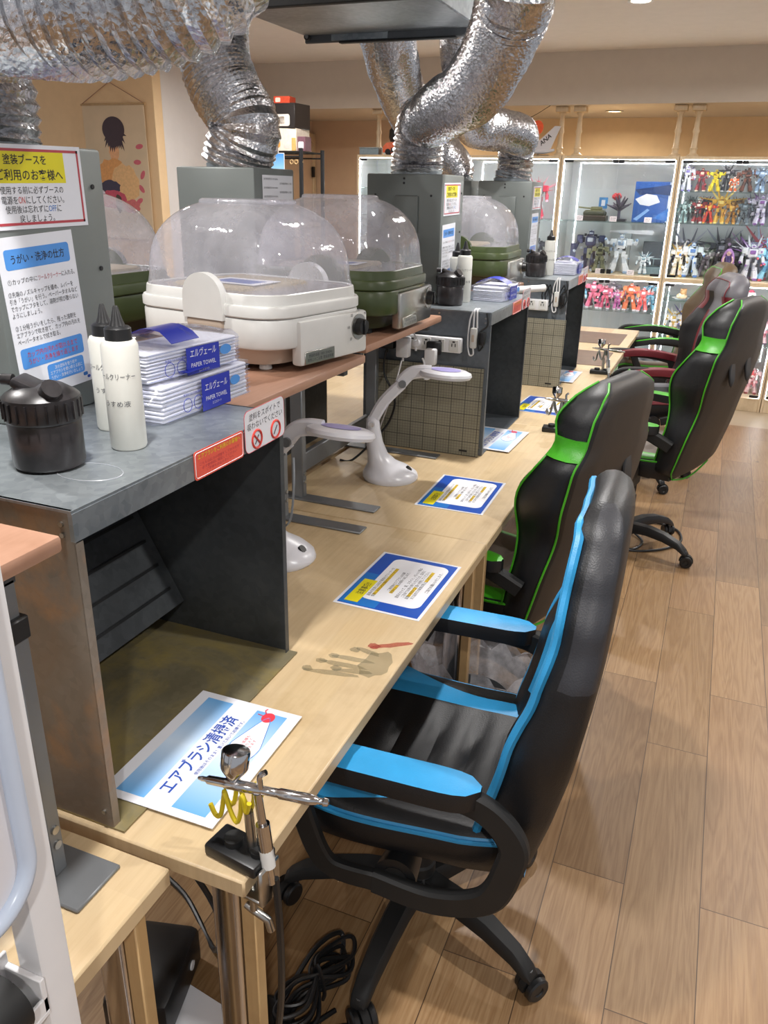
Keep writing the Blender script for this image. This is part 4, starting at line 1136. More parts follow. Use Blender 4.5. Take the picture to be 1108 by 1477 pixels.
def gaming_chair(x, y, rz, label, style, base_rot=0, seat_z=0):
    """local +X is forward (where a sitter looks)"""
    t = empty('gaming_chair', label, 'chair', (x, y, 0), rz, 'gaming chairs along the tables')
    S = style
    # ---- five star base
    G().lathe([(.0, .075), (.045, .078), (.050, .09), (.046, .125), (.036, .135), (.0, .136)], 'black_matt', 24).build('base_hub', t)
    for k in range(5):
        a = base_rot + 2 * PI * k / 5
        d = Vector((math.cos(a), math.sin(a), 0)); n_ = Vector((-d.y, d.x, 0))
        rings = []
        for r_, zz, hw, hh in ((.03, .112, .028, .022), (.12, .120, .026, .020), (.20, .112, .024, .018), (.27, .092, .021, .015), (.305, .070, .019, .012), (.318, .060, .015, .006)):
            c = d * r_ + Vector((0, 0, zz))
            rings.append([c + n_ * p + Vector((0, 0, q)) for p, q in ((hw, -hh), (hw, hh * .3), (hw * .7, hh), (-hw * .7, hh), (-hw, hh * .3), (-hw, -hh), (-hw * .6, -hh * 1.2), (hw * .6, -hh * 1.2))])
        lg = G().loft(rings, S['base']).build('base_leg', t)
        ca = a + S.get('cast', .9) + .5 * math.sin(k * 2.3)
        cd = Vector((math.cos(ca), math.sin(ca), 0)); cn = Vector((-cd.y, cd.x, 0)); cc = d * .305 + cd * .012
        g = G(); g.cyl(d * .305 + Vector((0, 0, .045)), d * .305 + Vector((0, 0, .075)), .008, 'steel', 10)
        pts = []
        T = Matrix(((cd.x, cn.x, 0, cc.x), (cd.y, cn.y, 0, cc.y), (0, 0, 1, .0275), (0, 0, 0, 1)))
        Tt = T @ Matrix.Rotation(R(90), 4, 'X')
        hood = [(.031 * math.cos(R(q)), .031 * math.sin(R(q))) for q in range(-10, 191, 15)]
        g.prism(hood, -.008, .008, 'black_matt', Tt); g = g.build('caster_hood', lg)
        w_ = G()
        for s_ in (-1, 1):
            w_.lathe([(.0, -.0085), (.024, -.0085), (.0275, -.005), (.0275, .005), (.024, .0085), (.012, .0085), (.010, .006), (.0, .006)], 'black', 22, Tt @ Matrix.Translation((0, 0, s_ * .0175)))
        w_.build('caster_wheels', lg)
    g = G(); g.lathe([(.036, .13), (.036, .16), (.031, .165), (.031, .27), (.026, .272), (.026, .34), (.020, .342), (.020, .40)], 'black_matt', 22); g.build('gas_lift', t)
    g = G(); g.box((0, 0, .375), (.24, .17, .05), 'black_matt', .01, 2); g.cyl((.02, -.16, .38), (.02, -.29, .385), .007, 'black', 10); g.box((.02, -.30, .385), (.03, .06, .012), 'black', .004, 2); g.build('tilt_mechanism', t)
    g = G(); g.cyl((-.02, .26, .37), (-.02, .20, .37), .042, 'black', 24, .036); g.cyl((-.02, .262, .37), (-.02, .26, .37), .024, 'black_matt', 20); g.build('tension_knob', t)
    # ---- seat: rows from the rear to the front, bands across
    hw_tab = [(-.26, .225), (-.12, .245), (.08, .255), (.22, .245), (.27, .215)]
    mats_of = S['seat']
    rows = 26; rings = []; matrows = []
    for i in range(rows + 1):
        s_ = i / rows
        xx = -.255 + .525 * s_
        hw = lerp_tab(hw_tab, xx)
        edge_drop = .0 if .04 < s_ < .93 else -.022 * (1 - (s_ / .04 if s_ < .5 else (1 - s_) / .07))
        c = S['lens_edge'](s_); dd = S['stripe_in'](s_)
        fr = [-1, -.975, -c, -dd, -dd * .5, 0, dd * .5, dd, c, .975, 1]
        groove = -.012 * (max(0, math.cos((s_ * 6.5) * 2 * PI)) ** 6)
        hh = [.475, .487, .502, .494, .482 + groove, .480 + groove, .482 + groove, .494, .502, .487, .475]
        top = [(xx, f * hw, h + edge_drop + .012 * (s_ - .5) ** 2 * 4) for f, h in zip(fr, hh)]
        low = [(xx, hw * 1.0, .44 + edge_drop * .3), (xx, hw * .93, .405), (xx, 0, .400), (xx, -hw * .93, .405), (xx, -hw * 1.0, .44 + edge_drop * .3)]
        rings.append([Vector(p) for p in top + low])
        mr = [mats_of['edge'], mats_of['lens'], mats_of['stripe'], mats_of['mid'], mats_of['mid'], mats_of['mid'], mats_of['mid'], mats_of['stripe'], mats_of['lens'], mats_of['edge']]
        if s_ > S.get('front_from', .82): mr[1] = mr[8] = mats_of.get('front', mats_of['lens'])
        matrows.append(mr + [mats_of['side']] * 6)
    st = G().loft(rings, matrows).build('seat', t, smooth=55)
    for sgn in (-1, 1):
        P = [r[0 if sgn < 0 else 10] + Vector((0, 0, .004)) for r in rings]
        G().tube(P, .0045, S['pipe'], 7).build('seat_piping', st)
    # ---- backrest: rows upward, a closed cross section each
    lean0, lean1 = S['lean']
    wt, tt, bt = S['w'], S['t'], S['bol']
    Ztop = wt[-1][0]; Z0 = wt[0][0]
    n = 44; rings = []; matrows = []
    FR = [0, .22, .42, .52, .64, .80, .93, 1.0]
    for i in range(n + 1):
        u = i / n
        zz = Z0 + (Ztop - Z0) * u
        hw = lerp_tab(wt, zz); th = lerp_tab(tt, zz); bo = lerp_tab(bt, zz)
        q = min(1, (1 - u) / .06) ; q2 = min(1, u / .05)
        rnd_ = math.sqrt(max(.05, 1 - (1 - q) ** 2)) * math.sqrt(max(.12, 1 - (1 - q2) ** 2))
        hw *= .80 + .20 * rnd_; th *= .25 + .75 * rnd_
        xr = lean0 - (lean1 * u + .03 * math.sin(u * PI) * S.get('curve', 1))
        x_off = xr + (lerp_tab(tt, zz) - th) * .5
        rc = .23 * min(1, bo / .22)
        dep = [.90 - rc * .45, .90 - rc * .45, .91 - rc * .42, .93 - rc * .35, .95 + .6 * bo, 1 + bo - (.23 - rc) * .15, .98 + .75 * bo - (.23 - rc) * .3, .72 + .3 * bo - (.23 - rc) * .5]
        half = [(x_off + th * d_, hw * f) for f, d_ in zip(FR, dep)]
        rear = [(x_off + th * .40, hw * 1.03), (x_off + th * .08, hw * .985), (x_off - .002, hw * .93), (x_off - .010, hw * .5), (x_off - .013, 0)]
        prof = half + rear
        loop = [(a, b, zz) for a, b in prof] + [(a, -b, zz) for a, b in reversed(prof[1:-1])]
        rings.append([Vector(p) for p in loop])
        hm = S['back'](u, zz)
        sd_ = S['side'] if zz > .84 else S.get('side_low', S['side'])
        rm = [sd_, sd_, sd_, S['rear'], S['rear']]
        right = hm[:7] + rm
        matrows.append(right + list(reversed(right)))
    bk = G().loft(rings, matrows).build('backrest', t, smooth=55)
    L_ = len(rings[0])
    for idx in ((6, L_ - 6), (9, L_ - 9)) if S.get('rear_pipe') else ((S.get('pipe_idx', 6), L_ - S.get('pipe_idx', 6)),):
        for j in idx:
            cen = [sum((p for p in r), Vector()) / L_ for r in rings]
            P = [r[j] + (r[j] - c_).normalized() * .0025 for r, c_ in zip(rings, cen)]
            if not S.get('rear_pipe'):
                if j != idx[0]: continue
                e_ = int(n * .955); q_ = idx[1]
                over = [rings[e_][k_] + (rings[e_][k_] - cen[e_]).normalized() * .003 for k_ in list(range(j - 1, -1, -1)) + list(range(L_ - 1, q_, -1))]
                P = P[:e_] + over + [r[q_] + (r[q_] - c_).normalized() * .0025 for r, c_ in zip(rings, cen)][:e_][::-1]
            G().tube(P, S.get('pr', .005), S['pipe'], 7).build('back_piping', bk)
    if S.get('rear_pipe'):
        P = [rings[1][9] + (rings[1][L_ - 9] - rings[1][9]) * k / 10 + Vector((-.004, 0, -.006 - .03 * math.sin(PI * k / 10))) for k in range(11)]
        G().tube(P, .004, S['pipe'], 7).build('back_piping', bk)
    if S.get('band'):
        za, zb = S['band']
        ia, ib = [int((q_ - Z0) / (Ztop - Z0) * n) for q_ in (za, zb)]
        rr = []
        for i in range(ia, ib + 1):
            c_ = sum(rings[i], Vector()) / L_
            rr.append([c_ + (p - c_) * 1.035 for p in rings[i][:10]] + [c_ + (p - c_) * .9 for p in reversed(rings[i][:10])])
            # mirrored half follows
        for sgn in (1, -1):
            g = G(); g.loft([[Vector((p.x, p.y * sgn, p.z)) for p in r] for r in rr], S['pipe'], True, True); g.build('headrest_band', bk, smooth=50)
        # harness opening on each side of the shell, seen from behind
        for sgn in (1, -1):
            ih = int((.90 - Z0) / (Ztop - Z0) * n)
            pr = rings[ih][11]
            T = Matrix.Translation((pr.x - .006, sgn * abs(pr.y) * .62 / .5 * .55, .88)) @ Matrix.Rotation(R(90), 4, 'Y') @ Matrix.Rotation(R(8), 4, 'Y')
            g = G(); g.lathe([(.03, -.004), (.034, 0), (.03, .004)], 'black', 26, T @ Matrix.Diagonal((1.9, .9, 1, 1))); g.lathe([(.0, -.001), (.031, -.001), (.031, .002), (.0, .002)], 'rubber', 24, T @ Matrix.Diagonal((1.9, .9, 1, 1))); g.build('harness_opening', bk)
    # ---- armrests
    az = S.get('arm_z', .655)
    for sgn in (-1, 1):
        yy = sgn * S.get('arm_y', .275)
        g = G()
        if S.get('arm') == 'loop':
            P = bez([(.14, yy, az - .035), (.0, yy, az - .030), (-.12, yy, az - .032), (-.19, yy, az - .05), (-.235, yy, az - .10), (-.235, yy * 1.0, .50), (-.20, yy * .99, .405), (-.10, yy * .96, .355), (.02, yy * .93, .355)], 7)
            g.tube(P, 0, 'black_matt', flat=(.052, .026), up=(0, 1, 0))
            P = bez([(.13, yy, az - .04), (.165, yy, .56), (.15, yy * 1.0, .47), (.11, yy * .97, .375), (.02, yy * .93, .355)], 7)
            g.tube(P, 0, 'black_matt', flat=(.045, .022), up=(0, 1, 0))
        elif S.get('arm') == 'arc':
            P = bez([(.20, yy, az - .09), (.215, yy, az - .045), (.17, yy, az - .015), (.05, yy, az - .012), (-.08, yy, az - .02), (-.20, yy * .97, az - .045)], 7)
            g.tube(P, 0, 'black_matt', flat=(.05, .03), up=(0, 1, 0))
            P = bez([(.20, yy, az - .085), (.16, yy, .50), (.10, yy * .96, .41), (.0, yy * .9, .385)], 7)
            g.tube(P, 0, 'black_matt', flat=(.045, .022), up=(0, 1, 0))
            P = bez([(-.19, yy * .97, az - .045), (-.21, yy * .96, .54), (-.17, yy * .94, .43), (-.06, yy * .9, .385)], 7)
            g.tube(P, 0, 'black_matt', flat=(.045, .022), up=(0, 1, 0))
        else:
            P = bez([(-.10, yy * .6, .385), (-.12, yy * .95, .39), (-.13, yy * 1.02, .44), (-.12, yy * 1.02, .54), (-.10, yy, az - .04)], 7)
            g.tube(P, 0, 'black_matt', flat=(.06, .026), up=(1, 0, 0))
            P = bez([(-.10, yy, az - .035), (-.18, yy * 1.0, az - .05), (-.26, yy * .92, az - .09)], 7)
            g.tube(P, 0, 'black_matt', flat=(.05, .03), up=(0, 1, 0))
        ar = g.build('armrest', t)
        tp, sd = S['arm_top'], S['arm_side']
        x0, x1 = S.get('arm_x', (-.245, .17))
        rr = []
        N_ = 16
        for i in range(N_ + 1):
            v = i / N_; xx = x0 + (x1 - x0) * v
            e = math.sqrt(max(.04, 1 - (abs(2 * v - 1)) ** 7))
            w2 = .037 * e; arch = S.get('arch', 0) * math.sin(PI * v)
            dz = arch - S.get('arch', 0) * .5
            rr.append([(xx, yy + w2, az - .016 + dz), (xx, yy + w2 * .92, az - .004 + dz), (xx, yy, az + .002 * e + dz), (xx, yy - w2 * .92, az - .004 + dz), (xx, yy - w2, az - .016 + dz), (xx, yy - w2 * .96, az - .040 + dz), (xx, yy, az - .046 + dz), (xx, yy + w2 * .96, az - .040 + dz)])
        G().loft(rr, [sd, tp, tp, sd, sd, sd, sd, sd]).build('arm_pad', ar, smooth=60)
    for ch in t.children:
        if ch.name.split('.')[0] in ('seat', 'backrest', 'armrest', 'tilt_mechanism', 'tension_knob'): ch.location.z += seat_z
    return t

B_, G_, K_ = 'leather_blk', 'leather_gry', 'leather_back'
def back_blue(u, z):
    s_ = 'sky'
    if z < .56: return [B_, B_, B_, B_, B_, B_, B_]
    if z < .98: return [B_, B_, B_, s_, B_, s_ if z < .66 else B_, B_]
    return [B_, B_, B_, B_, B_, B_, B_]
blue_style = dict(base='black_matt', seat=dict(edge='sky', lens=B_, stripe='sky', mid=B_, side=B_, front='sky'),
    lens_edge=lambda s_: .975 if s_ > .93 else max(.72, min(.975, .73 + .24 * max(0, (s_ - .30) / .42) ** 1.8)), stripe_in=lambda s_: .57 + .02 * math.sin(s_ * 3),
    pipe='sky', lean=(-.245, .095), w=[(.38, .17), (.45, .225), (.58, .245), (.72, .262), (.84, .252), (.93, .228), (1.01, .19), (1.07, .15), (1.115, .105)],
    t=[(.38, .10), (.7, .088), (.95, .08), (1.115, .07)], bol=[(.38, .1), (.55, .3), (.70, .35), (.82, .12), (.92, 0), (1.115, 0)], side_low=B_,
    back=back_blue, side=G_, rear=B_, arm='loop', arm_top='sky', arm_side=B_, arm_z=.652, arm_y=.285, pr=.0085, arm_x=(-.175, .17), front_from=.70, pipe_idx=6)
gaming_chair(-.425, 1.335, R(180 + 3), 'black and sky blue gaming chair, the nearest one', blue_style, base_rot=R(84))
def back_green(u, z):
    g_ = 'lime'
    if z < .50: return [B_, B_, B_, B_, g_, B_, B_]
    if z < .80: return [B_, B_, B_, g_, B_, B_, B_]
    return [B_] * 7
green_style = dict(base='black', seat=dict(edge=B_, lens='lime', stripe='taupe_l', mid='taupe_l', side=B_, front='lime'),
    lens_edge=lambda s_: .78, stripe_in=lambda s_: .5, pipe='lime', lean=(-.265, .15), curve=.6,
    w=[(.40, .19), (.46, .245), (.60, .250), (.72, .235), (.84, .262), (.94, .262), (1.01, .215), (1.07, .205), (1.12, .18), (1.165, .13)],
    t=[(.40, .085), (.6, .085), (.85, .11), (1.01, .09), (1.07, .11), (1.165, .09)], bol=[(.40, .2), (.6, .4), (.85, .6), (1.0, .2), (1.08, .15), (1.165, 0)],
    back=back_green, side=B_, rear=K_, rear_pipe=True, band=(.985, 1.03), arm='post', arm_top='lime', arm_side=B_, arm_z=.66, arm_y=.29, arm_x=(-.21, .12), pr=.0032)
gaming_chair(-.57, 2.38, R(164), 'black and green gaming chair pushed under the table, second from the camera', green_style, base_rot=R(20), seat_z=-.05)
gaming_chair(-.235, 3.72, R(160), 'black and green gaming chair, third from the camera, its star base in full view', green_style, base_rot=R(34), seat_z=.045)
def back_red(u, z):
    if z < .95: return ['grey_l', 'grey_l', 'wine', B_, B_, B_, 'wine']
    if z < 1.06: return ['grey_l', 'grey_l', 'grey_l', B_, 'wine', 'wine', 'wine']
    return ['grey_l'] * 7
red_style = dict(green_style); red_style.update(base='black', seat=dict(edge='wine', lens='wine', stripe='grey_l', mid=B_, side=B_, front='wine'), pipe='wine', back=back_red, side='grey_l', rear=B_, band=None, rear_pipe=False, arm='arc', arm_top='wine', arm_side='wine', arch=.03, arm_z=.675, arm_x=(-.23, .20), curve=.5, lean=(-.25, .19))
gaming_chair(-.31, 4.82, R(195), 'wine red and grey gaming chair, fourth from the camera', red_style, base_rot=R(40), seat_z=.03)
def back_olive(u, z): return ['brown_l'] * 7
olive_style = dict(red_style); olive_style.update(seat=dict(edge='lime', lens='brown_l', stripe='brown_l', mid=B_, side=B_), pipe='lime', back=back_olive, side='brown_l', rear='brown_l', arm_top='lime', arm_side='black_matt')
gaming_chair(-.36, 6.08, R(194), 'brown gaming chair with green armrests, last in the row', olive_style, base_rot=R(10))

# ================================================================ things on the floor
t = empty('waste_bag', 'cloudy plastic waste bag hanging open behind the blue chair seat', 'plastic bag', (-.45, 1.80, 0))
rnd = random.Random(5); rings = []
for k in range(9):
    zz = [.012, .02, .10, .20, .28, .34, .385, .40, .43][k]; rr = [.05, .10, .115, .12, .125, .135, .15, .16, .15][k]
    rings.append([(rr * 1.1 * math.cos(2 * PI * j / 30) * (1 + rnd.uniform(-.05, .05)), rr * .8 * math.sin(2 * PI * j / 30) * (1 + rnd.uniform(-.05, .05)), zz + (rnd.uniform(-.025, .03) if k > 6 else 0)) for j in range(30)])
G().loft(rings, 'bagfilm', True, False).build('bag_film', t, smooth=20)
G().lathe([(.085, .0), (.105, .004), (.108, .30), (.104, .302), (.10, .02), (.0, .016)], 'steel_dk', 28).build('waste_bin', t)
t = empty('air_compressor', 'small white and grey compressor on the floor behind the second chair', 'compressor', (-.46, 3.02, 0), R(20))
G().box((0, 0, .16), (.26, .16, .20), 'white', .03, 3).build('housing', t)
g = G(); g.cyl((-.11, 0, .30), (.11, 0, .30), .055, 'silver', 26); g.build('tank', t)
g = G()
for sx in (-.1, .1):
    for sy in (-.05, .05): g.cyl((sx, sy, 0), (sx, sy, .065), .018, 'rubber', 14)
g.build('foot', t)
G().tube(bez([(-.10, 0, .34), (-.09, 0, .385), (.09, 0, .385), (.10, 0, .34)], 6), .009, 'black', 8).build('carry_handle', t)
cable([(-.30, 3.62, .10), (-.22, 3.66, .012), (-.08, 3.72, .008), (.02, 3.86, .008), (.0, 4.02, .008), (-.12, 4.08, .008), (-.22, 3.96, .008), (-.26, 4.1, .008)], .006, 'black', 'black cable loop on the floor beside the third chair base')
cable([(-.22, 3.9, .02), (-.15, 3.80, .008), (-.19, 3.68, .008), (-.30, 3.72, .008), (-.36, 3.9, .008)], .006, 'black', 'second black cable curling under the third chair')
t = empty('foot_pedal', 'round black foot pedal on the floor under the near table corner', 'pedal', (-.615, .93, 0))
G().lathe([(.0, 0), (.068, 0), (.072, .006), (.070, .022), (.062, .030), (.058, .031), (.052, .028), (.030, .028), (.028, .033), (.012, .034), (.0, .034)], 'black_matt', 36).build('pedal_body', t)
G().tube(bez([(.06, .02, .015), (.09, .05, .012), (.12, .10, .008)], 6), .005, 'black', 8).build('pedal_cord', t)
# coiled air cable, tied in the middle
g = G(); rnd = random.Random(9)
for k in range(7):
    a = rnd.uniform(-.4, .4); l1, l2 = rnd.uniform(.07, .11), rnd.uniform(.08, .12); dz = .008 + .008 * k
    ca, sa = math.cos(a), math.sin(a)
    loop = [(0, 0), (.3 * l1, .028), (l1, .02 + .012 * math.sin(k)), (l1 * 1.08, -.005), (.7 * l1, -.026), (0, -.004), (-.4 * l2, .026), (-l2, .022), (-1.07 * l2, -.004), (-.6 * l2, -.026), (0, 0)]
    P = [(px * ca - py * sa, px * sa + py * ca, dz + .012 * math.exp(-(px / .04) ** 2)) for px, py in loop]
    g.tube(bez(P, 6), .0048, 'black', 7)
o = g.build('cable_coil', loc=(-.545, 1.05, 0), rot=(0, 0, R(75))); tag(o, 'tied coil of black cable on the floor by the blue chair base', 'cable')
g = G(); g.tube(bez([(0, -.014, .0), (0, -.018, .03), (0, 0, .09), (0, .018, .03), (0, .014, 0)], 5), .004, 'black', 6); g.build('cable_tie', o)
cable([(-.60, .97, .02), (-.58, 1.10, .06), (-.55, 1.17, .05), (-.53, 1.14, .03), (-.52, 1.08, .03)], .0055, 'black', 'black cable arching from the pedal to the coil')
tag(G().prism([(-.10, -.07), (.10, -.07), (.10, .07), (-.10, .07)], 0, .006, 'paper').build('paper_pad', loc=(-.76, .885, .0005), rot=(0, 0, R(-8))), 'white paper pad lying on the floor under the near table', 'paper')
cable([(-.82, .86, .60), (-.80, .95, .40), (-.75, 1.0, .20), (-.80, 1.05, .01), (-.95, 1.15, .008), (-1.1, 1.2, .008)], .006, 'black', 'thick black cable hanging under the near table')
t = empty('pedal_box', 'black foot switch box under the near table by the chrome leg', 'foot switch', (-.86, .92, 0), R(15))
G().box((0, 0, .05), (.14, .20, .10), 'black', .02, 2).build('switch_housing', t); G().cyl((.071, .03, .06), (.074, .03, .06), .010, 'white', 16).build('indicator', t)

# ================================================================ white stand with a hung whiteboard, lower left corner
t = empty('whiteboard_stand', 'white upright stand with brackets in the lower left corner', 'stand', (-.503, .395, 0))
G().span((-.015, -.018, .0), (.015, .018, 1.55), 'white', .004, 2).build('upright_post', t)
G().span((-.012, -.75, .0), (.012, -.018, .03), 'white', .003).build('foot_bar', t)
g = G(); g.span((-.03, -.62, .837), (.018, -.018, .843), 'white', .001); g.span((.014, -.62, .843), (.018, -.018, .861), 'white', .001); g.span((-.03, -.62, .843), (-.026, -.018, .899), 'white', .001); g.span((-.03, -.024, .843), (.018, -.018, .885), 'white', .001)
g.build('tray_bracket', t)
t = empty('whiteboard', 'small whiteboard with a pale blue frame and blue marks, cut by the left edge', 'whiteboard', (-.485, .06, 1.325))
TW = Matrix(((0, 0, 1, 0), (1, 0, 0, 0), (0, 1, 0, 0), (0, 0, 0, 1)))
m['board_blue'] = M('pale_blue_frame', '#BFCBDD', .3, var=.03)
G().prism(rrect(.62, .64, .04), 0, .008, 'lens', TW).build('board_face', t)
G().tube([(.010, a, b) for a, b in rrect(.63, .65, .045, 8)], .0085, 'board_blue', 10, True).build('board_frame', t)
lettering('ご自由にどうぞ!!', .085, -.205, .32, .05, 'ink_blue', t, .009, TW, italic=.25)
t = empty('cling_roll', 'black ended roll in white paper lying in the bracket tray', 'roll', (-.505, .18, .8765))
G().cyl((0, -.35, 0), (0, .165, 0), .030, 'paper', 26).build('paper_roll', t)
g = G(); g.cyl((0, .02, 0), (0, .17, 0), .033, 'black_matt', 28); g.cyl((0, .17, 0), (0, .174, 0), .029, 'black', 24, .02); g.build('end_cap', t)
# ================================================================ display cabinets along the back
CY0, CY1, CH = 6.86, 7.28, 1.86
def cabinet(x0, x1, label, up, low):
    cx = (x0 + x1) / 2; W = x1 - x0
    t = empty('display_cabinet', label, 'display cabinet', (cx, (CY0 + CY1) / 2, 0), 0, 'lit glass display cabinets')
    hx, hy = W / 2 - .002, (CY1 - CY0) / 2
    for sx in (-1, 1):
        g = G(); g.span((sx * hx, -hy, 0), (sx * (hx - .018), hy, CH), 'edge', .002); g.span((sx * (hx - .018), -hy + .03, .10), (sx * (hx - .020), hy - .01, CH - .02), 'cab_in'); g.build('side_panel', t)
    G().span((-hx + .018, -hy, CH - .022), (hx - .018, hy, CH), 'edge', .002).build('top_panel', t)
    G().span((-hx + .018, -hy + .002, 0), (hx - .018, hy, .105), 'edge', .002).build('plinth', t)
    G().span((-hx + .018, -hy + .004, .952), (hx - .018, hy, .985), 'edge', .002).build('middle_rail', t)
    G().span((-hx + .018, hy - .012, .105), (hx - .018, hy, CH - .022), 'mirror').build('back_panel', t)
    for zs in up + low:
        G().span((-hx + .022, -hy + .04, zs - .006), (hx - .022, hy - .014, zs), 'gshelf').build('glass_shelf', t)
    for sx in (-1, 1):
        xx = sx * (hx - .028)
        xx = sx * (hx - .0215); G().span((xx - .001, -hy + .018, .99), (xx + .001, -hy + .026, CH - .03), 'led').build('light_strip', t); G().span((xx - .001, -hy + .018, .11), (xx + .001, -hy + .026, .945), 'led').build('light_strip', t)
    G().span((-hx + .03, -hy + .018, CH - .0255), (hx - .03, -hy + .026, CH - .0235), 'led').build('light_strip', t); G().span((-hx + .03, -hy + .018, .949), (hx - .03, -hy + .026, .951), 'led').build('light_strip', t)
    for z0, z1 in ((.990, CH - .026), (.112, .947)):
        for sx in (-1, 1):
            d = G().span((sx * .003, -hy - .004, z0), (sx * (hx - .022), -hy + .001, z1), 'glass').build('glass_door', t)
            for zz in (z0 + .012, z1 - .012): G().box((sx * (hx - .06), -hy - .006, zz), (.07, .010, .018), 'black', .002).build('hinge', d)
            zz = z1 - .012 if z0 < .5 else z0 + .022
            G().box((sx * .024, -hy - .008, zz if z0 < .5 else z0 + .022), (.036, .012, .034 if z0 > .5 else .024), 'black', .003).build('handle', d)
        # top catch pair
    for sx in (-1, 1): G().box((sx * .022, -hy - .006, CH - .038), (.04, .010, .026), 'black', .002).build('door_catch', t)
    return t
E_ = [-3.065, -2.185, -1.305, -.425, .455, 1.335]
cabinet(E_[0], E_[1], 'lit display cabinet at the far left, mostly hidden by ducts', [1.60, 1.38], [.70])
cabinet(E_[1], E_[2], 'lit display cabinet holding the red spiky model, second from left', [1.385], [.70])
cabinet(E_[2], E_[3], 'lit display cabinet holding the blue boxed kit, in the middle', [1.385], [.70])
cabinet(E_[3], E_[4], 'lit display cabinet with four crowded shelves, behind the chair tops', [1.62, 1.392], [.815, .505])
cabinet(E_[4], E_[5], 'lit display cabinet cut by the right edge of the photo', [1.62, 1.392], [.815, .505])

# little turned columns on top of the cabinets
def column(x, label):
    t = empty('turned_column', label, 'column', (x, 7.02, CH), 0, 'cream turned columns above the cabinets')
    G().lathe([(.045, 0), (.045, .014), (.030, .022), (.024, .03), (.024, .05), (.030, .06), (.022, .07), (.019, .16), (.026, .18), (.019, .20), (.018, .29), (.024, .30), (.030, .315)], 'edge', 20).build('shaft', t)
    G().box((0, 0, .3375), (.10, .10, .043), 'edge', .008, 2).build('capital', t)
for x, l in ((-.475, 'cream turned column left of the seam over the crowded cabinet'), (-.345, 'cream turned column right of the seam over the crowded cabinet'), (-1.36, 'cream turned column behind the white tail fin'),
             (-1.22, 'cream turned column right of the white tail fin'), (-2.93, 'cream turned column behind the orange toy car')):
    column(x, l)

